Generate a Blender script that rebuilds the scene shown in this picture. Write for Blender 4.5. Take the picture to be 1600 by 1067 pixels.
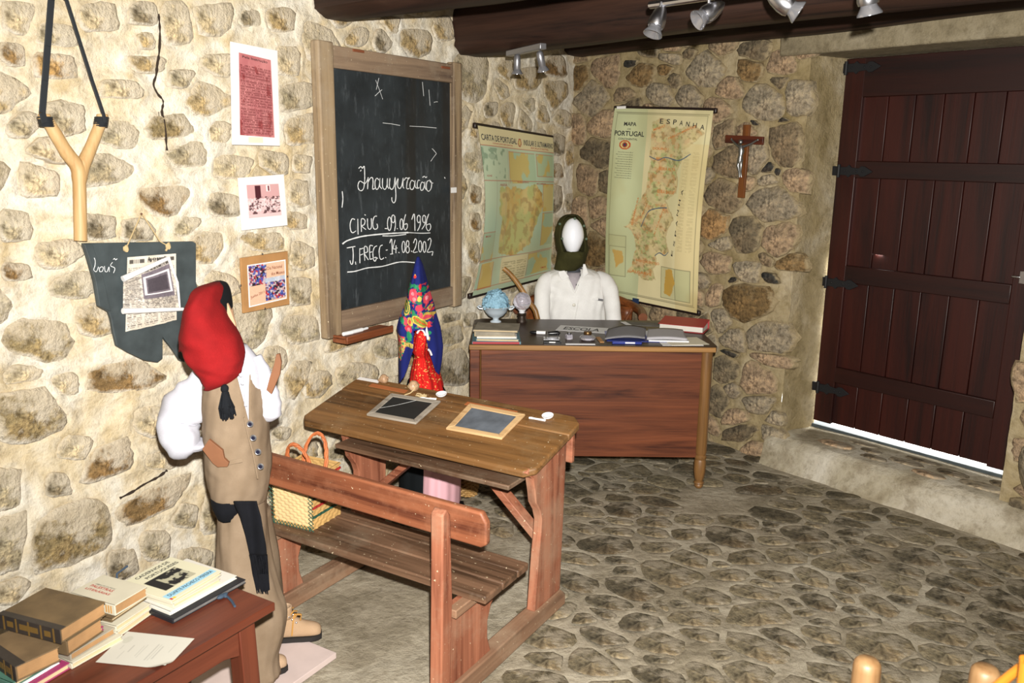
import bpy, bmesh, math, random
import numpy as np
from mathutils import Vector, Matrix, Euler
from mathutils import noise as mnoise
for o in list(bpy.data.objects): bpy.data.objects.remove(o)
random.seed(7); rng = np.random.default_rng(5)
SC = bpy.context.scene; COL = SC.collection
PI = math.pi; R = math.radians

# ------------------------------------------------------------------ camera
CAMH, FPX, TH, RO = 1.72, 1330., R(12.63), R(.75)
_c, _s = math.cos(TH), math.sin(TH)
FW = np.array([0, _c, -_s]); _R0 = np.array([1., 0, 0]); _U0 = np.array([0, _s, _c])
RT = _R0*math.cos(RO)+_U0*math.sin(RO); UP = _U0*math.cos(RO)-_R0*math.sin(RO)
CP = np.array([0, 0, CAMH])
cd = bpy.data.cameras.new('camera'); cam = bpy.data.objects.new('camera', cd); COL.objects.link(cam)
cd.sensor_width = 36; cd.lens = FPX/1600*36; cd.clip_start = .02; cd.dof.use_dof = True; cd.dof.focus_distance = 3.9; cd.dof.aperture_fstop = 8
cam.matrix_world = Matrix(((RT[0], UP[0], -FW[0], 0), (RT[1], UP[1], -FW[1], 0), (RT[2], UP[2], -FW[2], CAMH), (0, 0, 0, 1)))
SC.camera = cam
SC.view_settings.view_transform = 'Standard'; SC.view_settings.look = 'None'
SC.view_settings.gamma = 1; SC.view_settings.use_curve_mapping = False
SC.view_settings.exposure = 0.0
# ------------------------------------------------------------------ light: dim room, the camera's flash
W = bpy.data.worlds.new('world'); SC.world = W; W.use_nodes = True
W.node_tree.nodes['Background'].inputs[0].default_value = (1, .93, .82, 1)
W.node_tree.nodes['Background'].inputs[1].default_value = .14
def light(name, kind, loc, power, color=(1, 1, 1), **k):
    d = bpy.data.lights.new(name, kind); d.energy = power; d.color = color
    for a, b in k.items(): setattr(d, a, b)
    o = bpy.data.objects.new(name, d); COL.objects.link(o); o.location = loc; return o
fl = light('camera_flash', 'SPOT', (.035, -.02, CAMH+.13), 1150, (1, .965, .91), shadow_soft_size=.018, spot_size=R(118), spot_blend=1.)
fl.rotation_euler = (R(90-9), 0, R(-5))
dl = light('daylight_behind_door', 'AREA', (2.75, 5.35, 1.2), 260, (1, .99, .96), size=1.6)
dl.rotation_euler = (R(0), 0, 0)

# ------------------------------------------------------------------ pixel rays and wall frames
HL, HD = R(30.84), R(-40.1)
OLW = np.array([-.873, 3.837, 0.]); ODW = np.array([1.319, 4.871, 0.])
def ray(x, y): return FW+RT*(x-800)/FPX+UP*(533.5-y)/FPX
def atZ(x, y, z=0.):
    d = ray(x, y); return CP+d*((z-CAMH)/d[2])
def atY(x, y, yy):
    d = ray(x, y); return CP+d*(yy/d[1])
class Frame:
    def __init__(s, o, rz): s.o = np.array(o, float); s.rz = rz; s.x = np.array([math.cos(rz), math.sin(rz), 0]); s.y = np.array([-math.sin(rz), math.cos(rz), 0])
    def w(s, x, y, z): return s.o+s.x*x+s.y*y+np.array([0, 0, z])
    def l(s, p):
        q = np.array(p, float)-s.o; return np.array([q@s.x, q@s.y, q[2]])
    def px(s, x, y, off=0.):          # pixel -> (u, z) on the plane local y = off
        d = ray(x, y); t = ((s.o-CP)@s.y+off)/(d@s.y); q = s.l(CP+d*t); return q[0], q[2]
    def pz(s, x, y, z): return s.l(atZ(x, y, z))
FL = Frame(OLW, R(90)-HL); FD = Frame(ODW, math.atan2(-math.cos(HD), -math.sin(HD)))
# in both: x = to the right as seen, y = into the wall, z = up
ULC, UDC = 2.479, -1.431

# ------------------------------------------------------------------ materials
def lin(c):
    if isinstance(c, str): c = tuple(int(c[i:i+2], 16)/255 for i in (0, 2, 4))
    return tuple(((v/12.92) if v <= .04045 else ((v+.055)/1.055)**2.4) for v in c)
def nodes(name):
    m = bpy.data.materials.new(name); m.use_nodes = True; nt = m.node_tree
    return m, nt, nt.nodes['Principled BSDF']
def N(nt, t, **k):
    n = nt.nodes.new(t)
    for a, b in k.items():
        if a.startswith('i_'): n.inputs[int(a[2:]) if a[2:].isdigit() else a[2:]].default_value = b
        else: setattr(n, a, b)
    return n
def ramp(nt, fac, stops):
    r = nt.nodes.new('ShaderNodeValToRGB'); e = r.color_ramp.elements
    while len(e) < len(stops): e.new(.5)
    for i, (p, c) in enumerate(stops): e[i].position = p; e[i].color = (*c, 1)
    nt.links.new(fac, r.inputs[0]); return r.outputs[0]
def mapped(nt, scale=(1, 1, 1), loc=(0, 0, 0)):
    t = nt.nodes.new('ShaderNodeTexCoord'); m = nt.nodes.new('ShaderNodeMapping')
    m.inputs['Scale'].default_value = scale; m.inputs['Location'].default_value = loc
    nt.links.new(t.outputs['Object'], m.inputs[0]); return m.outputs[0]
def noise(nt, vec, scale, detail=5, rough=.55, dist=0.):
    n = nt.nodes.new('ShaderNodeTexNoise'); n.inputs['Scale'].default_value = scale; n.inputs['Detail'].default_value = detail
    n.inputs['Roughness'].default_value = rough; n.inputs['Distortion'].default_value = dist
    nt.links.new(vec, n.inputs['Vector']); return n.outputs[0]
def mix(nt, fac, a, b, mode='MIX'):
    m = nt.nodes.new('ShaderNodeMix'); m.data_type = 'RGBA'; m.blend_type = mode
    for s, v in ((0, fac), (6, a), (7, b)):
        if isinstance(v, (int, float)): m.inputs[s].default_value = v
        elif isinstance(v, tuple): m.inputs[s].default_value = (*v, 1) if len(v) == 3 else v
        else: nt.links.new(v, m.inputs[s])
    return m.outputs[2]
def bump(nt, b, h, strength=.3, dist=.01):
    n = nt.nodes.new('ShaderNodeBump'); n.inputs['Strength'].default_value = strength; n.inputs['Distance'].default_value = dist
    nt.links.new(h, n.inputs['Height']); nt.links.new(n.outputs[0], b.inputs['Normal'])
def plain(name, c, rough=.6, metal=0., spec=.5, var=.0, **k):
    m, nt, b = nodes(name); b.inputs['Base Color'].default_value = (*lin(c), 1)
    b.inputs['Roughness'].default_value = rough; b.inputs['Metallic'].default_value = metal
    b.inputs['Specular IOR Level'].default_value = spec
    if var:
        v = mapped(nt); n = noise(nt, v, 14, 6)
        l = lin(c); nt.links.new(ramp(nt, n, [(.3, tuple(q*(1-var) for q in l)), (.7, tuple(min(1, q*(1+var)) for q in l))]), b.inputs['Base Color'])
        bump(nt, b, n, .15, .004)
    for a, q in k.items(): b.inputs[a.replace('_', ' ')].default_value = q
    return m
def wood(name, dark, light_, axis=0, rough=.45, grain=1., spec=.4, dust=None, fine=1.):
    m, nt, b = nodes(name); sc = [9.*grain]*3; sc[axis] = .55*grain
    v = mapped(nt, tuple(sc)); n1 = noise(nt, v, 1.3, 5, .55, 1.6)
    sc2 = [70*fine]*3; sc2[axis] = 2.5; n2 = noise(nt, mapped(nt, tuple(sc2)), 1.5, 4, .6)
    w = N(nt, 'ShaderNodeMath', operation='MULTIPLY_ADD'); w.inputs[1].default_value = .35; nt.links.new(n2, w.inputs[0]); nt.links.new(n1, w.inputs[2])
    d, l = lin(dark), lin(light_); md = tuple((p+q)/2 for p, q in zip(d, l))
    col = ramp(nt, w.outputs[0], [(.48, d), (.62, md), (.84, l)])
    if dust:
        dn = noise(nt, mapped(nt), 3.2, 8, .72); f = ramp(nt, dn, [(.50, (0, 0, 0)), (.72, (.75, .75, .75))]); col = mix(nt, f, col, lin(dust))
        sp = noise(nt, mapped(nt), 95, 2, .5); f2 = ramp(nt, sp, [(.70, (0, 0, 0)), (.76, (.7, .7, .7))]); col = mix(nt, f2, col, lin('d8c9a8'))
    nt.links.new(col, b.inputs['Base Color']); b.inputs['Roughness'].default_value = rough; b.inputs['Specular IOR Level'].default_value = spec
    bump(nt, b, w.outputs[0], .25, .003); return m
def cloth(name, c, c2=None, scale=350, b_=.25, rough=.9):
    m, nt, b = nodes(name); v = mapped(nt); n = noise(nt, v, 9, 5); l = lin(c); l2 = lin(c2) if c2 else tuple(q*.82 for q in l)
    nf = noise(nt, v, scale, 2)
    col = mix(nt, ramp(nt, nf, [(.35, (0, 0, 0)), (.65, (.5, .5, .5))]), ramp(nt, n, [(.35, l2), (.62, l)]), tuple(q*.8 for q in l))
    nt.links.new(col, b.inputs['Base Color']); b.inputs['Roughness'].default_value = rough; b.inputs['Specular IOR Level'].default_value = .15
    bump(nt, b, nf, b_, .002); return m
def printed(name, rough=.6, spec=.3, bmp=.0):
    m, nt, b = nodes(name); a = N(nt, 'ShaderNodeVertexColor', layer_name='Col'); nt.links.new(a.outputs[0], b.inputs['Base Color'])
    b.inputs['Roughness'].default_value = rough; b.inputs['Specular IOR Level'].default_value = spec
    if bmp: bump(nt, b, noise(nt, mapped(nt), 6, 5), bmp, .01)
    return m
def stone_mat(name, mortar, k=1., th=(1.35, 1.6), patch=(.6, .7, .8), bk=1.):
    m, nt, b = nodes(name)
    tone = N(nt, 'ShaderNodeAttribute', attribute_name='tone'); rim = N(nt, 'ShaderNodeAttribute', attribute_name='rim')
    v = mapped(nt); n1 = noise(nt, v, 7, 9, .68); n2 = noise(nt, v, 34, 6, .65); n3 = noise(nt, v, 2.2, 4)
    mul = ramp(nt, n1, [(.28, (.42, .40, .36)), (.5, (.95, .93, .88)), (.72, (1.6, 1.5, 1.35))])
    col = mix(nt, 1., tone.outputs[0], mul, 'MULTIPLY')
    sp = ramp(nt, n2, [(.36, (.45, .42, .38)), (.5, (1, 1, 1)), (.66, (1.35, 1.3, 1.2))]); col = mix(nt, .85, col, sp, 'MULTIPLY')
    ru = ramp(nt, n3, [(.54, (0, 0, 0)), (.70, (.26, .26, .26))]); col = mix(nt, ru, col, lin('8a6234'))
    a = N(nt, 'ShaderNodeMath', operation='MULTIPLY_ADD'); a.inputs[1].default_value = 1.15; nt.links.new(n1, a.inputs[0]); nt.links.new(rim.outputs['Fac'], a.inputs[2])
    f = ramp(nt, a.outputs[0], [(1.02, (0, 0, 0)), (1.02+.22, (1, 1, 1))]) if False else None
    sub = N(nt, 'ShaderNodeMapRange'); sub.inputs[1].default_value = {'stoneX': 0}.get(name, th[0]); sub.inputs[2].default_value = th[1]; nt.links.new(a.outputs[0], sub.inputs[0])
    # white lime drips running down the faces
    dr = noise(nt, mapped(nt, (60, 60, 5)), 1, 3, .5); df = ramp(nt, dr, [(.66, (0, 0, 0)), (.74, (.55*k, .55*k, .55*k))])
    col = mix(nt, df, col, lin(mortar[1])); n6 = noise(nt, v, 75, 4, .7); col = mix(nt, .8, col, ramp(nt, n6, [(.34, (.55, .53, .5)), (.5, (1, 1, 1)), (.66, (1.3, 1.27, 1.2))]), 'MULTIPLY')
    mc = ramp(nt, n3, [(.35, lin(mortar[0])), (.65, lin(mortar[1]))]); col = mix(nt, sub.outputs[0], col, mc)
    pn = noise(nt, mapped(nt, loc=(3, 3, 3)), 4.5, 9, .7); col = mix(nt, ramp(nt, pn, [(patch[0], (0, 0, 0)), (patch[1], (patch[2],)*3)]), col, mc)
    nt.links.new(col, b.inputs['Base Color']); b.inputs['Roughness'].default_value = .85; b.inputs['Specular IOR Level'].default_value = .25
    n5 = noise(nt, v, 90, 4, .7); ad = N(nt, 'ShaderNodeMath', operation='ADD'); nt.links.new(n1, ad.inputs[0]); nt.links.new(n2, ad.inputs[1])
    a2 = N(nt, 'ShaderNodeMath', operation='MULTIPLY_ADD'); a2.inputs[1].default_value = .35; nt.links.new(n5, a2.inputs[0]); nt.links.new(ad.outputs[0], a2.inputs[2]); bump(nt, b, a2.outputs[0], bk, .016); return m
def mortar_mat(name, stops, scale=2.4, streak=True):
    m, nt, b = nodes(name); v = mapped(nt); n1 = noise(nt, v, scale, 9, .62, .6); n2 = noise(nt, v, 26, 8, .7); n3 = noise(nt, v, scale*3.1, 6, .6)
    col = ramp(nt, n1, [(p, lin(c)) for p, c in stops])
    col = mix(nt, ramp(nt, n3, [(.50, (0, 0, 0)), (.70, (.75, .75, .75))]), col, lin(stops[0][1]))
    col = mix(nt, .6, col, ramp(nt, n2, [(.32, (.55, .52, .46)), (.5, (1, 1, 1)), (.7, (1.12, 1.12, 1.12))]), 'MULTIPLY')
    nt.links.new(col, b.inputs['Base Color']); b.inputs['Roughness'].default_value = .9; b.inputs['Specular IOR Level'].default_value = .2
    ad = N(nt, 'ShaderNodeMath', operation='ADD'); nt.links.new(n2, ad.inputs[0]); nt.links.new(n3, ad.inputs[1])
    bump(nt, b, ad.outputs[0], .8, .016); return m
MORT_L = ('c2b090', 'dad2c2'); MORT_D = ('907e5c', 'ac9c7c'); MORT_F = ('8a806c', 'a29886')
M = dict(
    stoneL=stone_mat('lime_smeared_stone', MORT_L, .7, (1.36, 1.58), (.48, .57, .82)), stoneD=stone_mat('ochre_pointed_stone', MORT_D, .25, (1.46, 1.62), (.58, .68, .6)), stoneF=stone_mat('worn_cobble', MORT_F, .0, (1.66, 1.85), (.53, .60, .85), .7),
    mortL=mortar_mat('lime_mortar', [(.28, 'c0a878'), (.42, 'd8c8a8'), (.55, 'e2dac8'), (.75, 'e8e4da')]),
    mortD=mortar_mat('ochre_mortar', [(.3, '80704c'), (.48, '9a8a68'), (.62, 'aa9c80'), (.78, 'b8b09c')]),
    mortF=mortar_mat('cement_floor', [(.3, '807662'), (.47, '9c927e'), (.6, 'aca390'), (.78, 'beb6a4')]),
    step=mortar_mat('cement_step', [(.3, '7c6f58'), (.47, 'a0967f'), (.6, 'b4ab98'), (.78, 'c8c2b4')]),
    lintel=mortar_mat('concrete_lintel', [(.3, '6a604c'), (.5, '857a62'), (.7, '948a74')]),
    beam=wood('smoke_dark_beam', '170e0b', '38241b', 0, .6, .7, .25), ceil=plain('ceiling_board', '6a604c', .9, var=.2),
    board_frame=wood('weathered_oak', '5c4c3c', '9c8668', 2, .65, 1, .3, dust='a0917c'), board_rail=wood('weathered_oak_rail', '54443a', '8c7660', 0, .65, 1, .3, dust='948672'),
    desk_top=wood('worn_desk_top', '3e2812', '805a32', 0, .5, 1., .4, dust='80684a'), desk_red=wood('reddish_pine', '5a2c1c', 'a0664c', 2, .6, 1, .3, dust='a08068'),
    desk_redx=wood('reddish_pine_rail', '5a2c1c', 'a0664c', 0, .6, 1, .3, dust='a08068'), desk_redy=wood('reddish_pine_runner', '5c4232', '8c6c54', 1, .6, 1, .3, dust='a08a72'),
    bench_seat=wood('worn_bench_seat', '3c2a1c', '705440', 0, .5, 1, .35, dust='7c6c5a'), bench_back=wood('bench_backrest', '4c2618', '8c5438', 0, .5, 1, .35, dust='94644a'),
    teak=wood('mahogany_veneer', '32160e', '6e3c24', 0, .38, 1., .4), teak_top=wood('dark_desk_top', '1e120c', '3c281c', 0, .4, .8, .5), honey=wood('worn_honey_edge', '6c4824', '98703e', 0, .5), honeyz=wood('turned_leg_wood', '3c2816', '7c5830', 2, .45),
    door=wood('dark_red_door', '150302', '300c05', 2, .45, .6, .4), doorx=wood('dark_red_door_rail', '130302', '250904', 0, .45, .6, .4),
    iron=plain('forged_iron', '18181a', .6, .4), steel=plain('brushed_steel', 'c0c0c4', .28, 1.), silver=plain('silver_grey', '9a9a9e', .35, .8), glass=plain('lamp_glass', '8c8c90', .12, .6, .8),
    redwood=wood('red_painted_table', '401c12', '62301f', 0, .4, .6, .45), redwoodz=wood('red_painted_table_leg', '401c12', '62301f', 2, .4, .6, .45),
    stick=wood('peeled_branch', 'a07848', 'c8a878', 2, .5, .6), rubber=plain('black_rubber', '202428', .6), slate=plain('grey_slate', '3c4446', .55, var=.25), slate_dark=plain('dark_slate', '1a1c1c', .5, var=.2),
    string=plain('hemp_string', 'b8a278', .9), nail=plain('old_nail', '5a3a22', .7, .3), white=plain('white_card', 'e4e2e0', .5), cardboard=plain('brown_hardboard', 'a87c4c', .7, var=.12),
    paper=plain('aged_paper', 'dcd4bc', .8, var=.05), print_=printed('printed_paper'), fabric_print=printed('printed_cotton', .85, .15), gloss=printed('varnished_map', .42, .4, .15),
    ink=plain('black_ink', '1c1c1e', .7), redink=plain('red_ink', 'a03228', .7), orangeink=plain('orange_ink', 'c07838', .7), brownink=plain('brown_ink', '7a4428', .7), chalk=plain('white_chalk', 'e2e4e4', .95, spec=.1),
    redfelt=cloth('red_wool_felt', '861618', '681012', 260, .5), blackfelt=cloth('black_wool', '16181c'), shirt=cloth('white_cotton', 'bcbcc4', 'b2b2bc', 300, .1), vest=cloth('khaki_twill', '867460', '766450', 500), 
    trouser=cloth('khaki_trousers', '867460', '74624e', 500), sash=cloth('black_sash', '121318', '0c0d10'), mdf=plain('brown_mdf', '744a2e', .7, var=.12), tan=plain('tan_board', 'b89272', .8),
    suede=cloth('tan_suede', 'b09478', 'a08466', 200, .3), sole=plain('dark_sole', '1c1816', .8), lace=plain('yellow_lace', 'b0803c', .8), base=plain('pale_pink_board', 'c6b4ae', .8, var=.06),
    coat=cloth('white_coat_cotton', 'e2e1de', 'd6d4d0', 300, .1), olive=cloth('olive_scarf', '3c3a1e', '2c2a14'), manq=plain('white_mannequin', 'e6e8ee', .35), neck=plain('grey_neck_fabric', '3c3e44', .8), blouse=cloth('speckled_blouse', 'b0a8ac', '9c949a', 120), button=plain('dark_button', '16182c', .3), pearl=plain('pearl_button', 'c8c4b8', .3),
    pink=cloth('pink_cotton', 'e0b0b6', 'd6a4ac', 300, .1), black=cloth('black_cloth', '0e1214', '0a0c0e'), ribbon=plain('white_ribbon', 'd8d4d8', .7),
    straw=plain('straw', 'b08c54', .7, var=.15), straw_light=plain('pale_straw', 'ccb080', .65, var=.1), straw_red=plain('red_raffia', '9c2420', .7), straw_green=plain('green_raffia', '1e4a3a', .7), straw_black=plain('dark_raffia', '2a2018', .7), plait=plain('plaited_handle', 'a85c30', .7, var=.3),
    spin=wood('turned_top_wood', '7a5a40', 'b89878', 2, .45, 3), ceramic=plain('white_ceramic', 'e6e6ea', .2), frame_light=wood('light_slate_frame', 'a8845a', 'cfae80', 0, .5, 1), frame_grey=wood('grey_slate_frame', '6a6258', 'a0978a', 0, .6, 1), slate_chalky=plain('chalk_dusted_slate', '565c64', .7, var=.35), groove=plain('bare_wood_groove', '9c5a30', .6),
    bowl=plain('pale_blue_enamel', 'b8c4cc', .25), flower=plain('pale_blue_petals', '8cb4c8', .7, var=.2), leafg=plain('grey_green_leaf', '4c5c48', .7), clear=plain('clear_cut_glass', 'e8e4ee', .08, 0, .8, Transmission_Weight=.75), brass=plain('dull_brass', '6a5030', .35, .8), darkbrass=plain('dark_bulb_cap', '2e2218', .5, .4),
    stickd=wood('cane_wood', '5a3a1c', '9c7440', 2, .4, 1), plastic=plain('black_plastic', '101012', .3), plas_red=plain('red_cover', '9a2428', .45), plas_blue=plain('blue_pencil_box', '1c2c7c', .35), pages=plain('book_pages', 'c4c0b6', .8, var=.05),
    leather=plain('worn_brown_leather', '5c4a30', .7, var=.3), leather2=plain('tan_board_cover', '68543a', .7, var=.3), agedpg=plain('browned_pages', '98744c', .8, var=.2), cream=plain('cream_cover', 'bab4a0', .65, var=.05), yellowpg=plain('yellowed_pages', 'bca884', .8, var=.08), bookblack=plain('black_portfolio', '16181e', .5, var=.2), magenta=plain('magenta_cover', '90305a', .6), green=plain('green_cover', '42685a', .6, var=.2), bluec=plain('blue_cover', '5c7c86', .6, var=.2), ribbonb=plain('blue_grey_ribbon', '28394a', .8), grey_pg=plain('grey_pages', '8c8474', .8, var=.3), notepg=plain('notebook_pages', 'aaa8ac', .8), bright=plain('bright_paper_edge', 'd4d4d6', .7), darkcard=plain('grey_print', '5c5a58', .7, var=.4),
    log=wood('debarked_log', '54381c', '7c6040', 2, .5, .8), endgrain=plain('sawn_log_end', '80684e', .7, var=.15), cane_seat=plain('orange_varnished_wood', '804c14', .3), outside=plain('bright_ground_outside', 'e8e8e4', .9), blueplug=plain('blue_tape', '1c3050', .6), chairw=wood('brown_chair', '3c1a0c', '7a4420', 0, .4), wicker=plain('wicker', '9c7844', .7, var=.2),
)
M['spine_leather'] = plain('dark_spine_leather', '2a2420', .55, var=.3); M['gilt'] = plain('worn_gilt', '70562a', .5, .3)
def board_mat():
    m, nt, b = nodes('chalkboard_slate'); v = mapped(nt); n1 = noise(nt, v, 3.5, 8, .65); n2 = noise(nt, mapped(nt, (9, 1, 2.2)), 3, 8, .7)
    w = noise(nt, mapped(nt, (3.2, 1, .25), (.3, 0, 0)), 1.6, 3); col = ramp(nt, n1, [(.35, lin('151a1d')), (.7, lin('2e3539'))])
    col = mix(nt, ramp(nt, n2, [(.55, (0, 0, 0)), (.80, (.5, .5, .5))]), col, lin('757c80')); col = mix(nt, ramp(nt, w, [(.58, (0, 0, 0)), (.68, (.6, .6, .6))]), col, lin('1e1a14'))
    nt.links.new(col, b.inputs['Base Color']); b.inputs['Roughness'].default_value = .65; return m
M['board'] = board_mat()

# ------------------------------------------------------------------ geometry accumulator
class G:
    def __init__(s): s.v = []; s.f = []
    def add(s, v, f):
        n = len(s.v); s.v += [tuple(map(float, p)) for p in v]; s.f += [tuple(i+n for i in q) for q in f]; return s
    def box(s, c, d, rz=0, m=None):
        x, y, z = d[0]/2, d[1]/2, d[2]/2; V = [(a*x, b*y, e*z) for a in (-1, 1) for b in (-1, 1) for e in (-1, 1)]
        mt = Matrix.Translation(c) @ (m.to_4x4() if m is not None else Matrix.Rotation(rz, 4, 'Z'))
        return s.add([mt @ Vector(p) for p in V], [(0, 1, 3, 2), (4, 6, 7, 5), (0, 4, 5, 1), (2, 3, 7, 6), (0, 2, 6, 4), (1, 5, 7, 3)])
    def bar(s, a, b, w, h, up=(0, 0, 1)):        # rectangular bar from a to b
        a, b = Vector(a), Vector(b); d = (b-a); L = d.length; d.normalize(); u = Vector(up); x = d.cross(u).normalized(); u = x.cross(d)
        m = Matrix((x, d, u)).transposed(); return s.box((a+b)/2, (w, L, h), m=m)
    def prism(s, poly, y0, y1, f=None):          # poly in (x,z), extruded along y; f maps (x,y,z)
        n = len(poly); f = f or (lambda x, y, z: (x, y, z)); A = sum(poly[i][0]*poly[(i+1) % n][1]-poly[(i+1) % n][0]*poly[i][1] for i in range(n))
        if A < 0: poly = poly[::-1]
        V = [f(p[0], y0, p[1]) for p in poly]+[f(p[0], y1, p[1]) for p in poly]
        return s.add(V, [tuple(range(n)), tuple(range(2*n-1, n-1, -1))]+[(i, i+n, (i+1) % n+n, (i+1) % n) for i in range(n)])
    def tube(s, pts, r, n=8, cap=True):
        pts = [Vector(p) for p in pts]; rs = r if isinstance(r, (list, tuple)) else [r]*len(pts); k = len(pts); V = []
        prev = None
        for i, p in enumerate(pts):
            t = (pts[min(i+1, k-1)]-pts[max(i-1, 0)]).normalized()
            if prev is None: a = t.orthogonal().normalized()
            else: a = (prev-t*prev.dot(t)).normalized()
            prev = a; b = t.cross(a)
            V += [p+(a*math.cos(2*PI*j/n)+b*math.sin(2*PI*j/n))*rs[i] for j in range(n)]
        F = [(i*n+j, i*n+(j+1) % n, (i+1)*n+(j+1) % n, (i+1)*n+j) for i in range(k-1) for j in range(n)]
        if cap: F += [tuple(range(n-1, -1, -1)), tuple((k-1)*n+j for j in range(n))]
        return s.add(V, F)
    def lathe(s, prof, c=(0, 0, 0), n=16, m=None):
        mt = Matrix.Translation(c) @ (m.to_4x4() if m is not None else Matrix.Identity(4)); k = len(prof)
        V = [mt @ Vector((r*math.cos(2*PI*j/n), r*math.sin(2*PI*j/n), z)) for r, z in prof for j in range(n)]
        F = [(i*n+j, i*n+(j+1) % n, (i+1)*n+(j+1) % n, (i+1)*n+j) for i in range(k-1) for j in range(n)]
        return s.add(V, F+[tuple(range(n-1, -1, -1)), tuple((k-1)*n+j for j in range(n))])
    def ell(s, c, r, n=16, k=10, m=None, fn=None):
        V = []; c = Vector(c)
        for i in range(k+1):
            t = PI*i/k
            for j in range(n):
                p = 2*PI*j/n; q = Vector((math.sin(t)*math.cos(p)*r[0], math.sin(t)*math.sin(p)*r[1], math.cos(t)*r[2]))
                if fn: q = fn(q)
                if m is not None: q = m @ q
                V.append(c+q)
        return s.add(V, [(i*n+j, (i+1)*n+j, (i+1)*n+(j+1) % n, i*n+(j+1) % n) for i in range(k) for j in range(n)])
    def grid(s, fn, nu, nv, flip=False, skip=None):
        V = [fn(i/nu, j/nv) for j in range(nv+1) for i in range(nu+1)]; F = []
        for j in range(nv):
            for i in range(nu):
                if skip and skip((i+.5)/nu, (j+.5)/nv): continue
                a = j*(nu+1)+i; q = (a, a+1, a+nu+2, a+nu+1); F.append(q[::-1] if flip else q)
        return s.add(V, F)
    def loft(s, rings, n=32, fold=0., k=7, seed=0, closed=True, skip=None, sub=4, cap=True):
        # rings: (x, y, z, rx, ry[, tiltx]) interpolated along the list; angle 0 = +x, -90 deg = -y (front)
        Rr = []; m = len(rings)
        for i in range(m-1):
            for q in range(sub):
                t = q/sub; a = [np.array(rings[max(0, min(m-1, i+o))], float) for o in (-1, 0, 1, 2)]
                Rr.append(.5*((2*a[1])+(-a[0]+a[2])*t+(2*a[0]-5*a[1]+4*a[2]-a[3])*t*t+(-a[0]+3*a[1]-3*a[2]+a[3])*t**3))
        Rr.append(np.array(rings[-1], float)); V = []; K = len(Rr)
        for i, r in enumerate(Rr):
            tl = r[5] if len(r) > 5 else 0
            for j in range(n):
                th = 2*PI*j/n; d = 1+fold*(.5*math.sin(k*th+seed+2.3*math.sin(i*.35+seed))+.5*math.sin((k*2+1)*th+seed*2+i*.25))
                nn = mnoise.noise(Vector((math.cos(th)*1.5+seed, math.sin(th)*1.5, i*.22)))*fold*1.4
                x = math.cos(th)*r[3]*(d+nn); y = math.sin(th)*r[4]*(d+nn)
                V.append((r[0]+x, r[1]+y, r[2]+tl*math.cos(th)*r[3]))
        F = []
        for i in range(K-1):
            for j in range(n):
                if skip and skip(i/(K-1), 360*(j+.5)/n): continue
                F.append((i*n+j, i*n+(j+1) % n, (i+1)*n+(j+1) % n, (i+1)*n+j))
        if cap: F += [tuple(range(n-1, -1, -1)), tuple((K-1)*n+j for j in range(n))]
        return s.add(V, F)
def rim_tube(rows, pairs, r, mat, name, parent, push=1.012):
    # trim along an opening of a lofted garment: pairs = (v 0..1 over the rows, angle in degrees)
    pts = []; m = len(rows)-1
    for v, a in pairs:
        t = min(v*m, m-1e-6); i = int(t); f = t-i; q = [x*(1-f)+y*f for x, y in zip(rows[i][:5], rows[i+1][:5])]; th = R(a); pts.append(Vector((q[0]+math.cos(th)*q[3]*push, q[1]+math.sin(th)*q[4]*push, q[2])))
    g = G(); g.tube(pts, r, 6); return obj(name, g, mat, parent)
def obj(name, g, mat, parent=None, bevel=0, seg=2, smooth=True, angle=35, solid=0, colors=None, subsurf=0, loc=None):
    me = bpy.data.meshes.new(name); me.from_pydata(g.v, [], g.f); me.update()
    bm = bmesh.new(); bm.from_mesh(me)
    if colors is None: bmesh.ops.recalc_face_normals(bm, faces=bm.faces)
    bm.to_mesh(me); bm.free()
    if smooth: me.shade_smooth(); me.set_sharp_from_angle(angle=R(angle))
    me.materials.append(M[mat] if isinstance(mat, str) else mat)
    if colors is not None:
        a = me.color_attributes.new('Col', 'FLOAT_COLOR', 'POINT'); a.data.foreach_set('color', np.asarray(colors, np.float32).ravel())
    o = bpy.data.objects.new(name, me); COL.objects.link(o)
    if parent: o.parent = parent
    if loc is not None: o.location = loc
    if solid: md = o.modifiers.new('s', 'SOLIDIFY'); md.thickness = solid; md.offset = 0
    if bevel: md = o.modifiers.new('b', 'BEVEL'); md.width = bevel; md.segments = seg; md.limit_method = 'ANGLE'; md.angle_limit = R(40)
    if subsurf: md = o.modifiers.new('u', 'SUBSURF'); md.levels = subsurf; md.render_levels = subsurf
    return o
def thing(name, label, cat, frame, x, y, z, rot=0., group=None, tilt=None):
    o = bpy.data.objects.new(name, None); COL.objects.link(o); o.empty_display_size = .05
    o.location = frame.w(x, y, z) if frame is not None else (x, y, z); o.rotation_euler = (0, 0, (frame.rz if frame is not None else 0)+rot)
    if tilt: o.rotation_euler = (tilt[0], tilt[1], o.rotation_euler[2])
    o['label'] = label; o['category'] = cat
    if group: o['group'] = group
    return o
def tag(o, label, cat, group=None):
    o['label'] = label; o['category'] = cat
    if group: o['group'] = group
    return o
def struct(o, label=None):
    o['kind'] = 'structure'
    if label: o['label'] = label
    return o
def local(o):   # world point -> local frame of an upright root
    f = Frame(o.location, o.rotation_euler.z); return f

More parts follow.
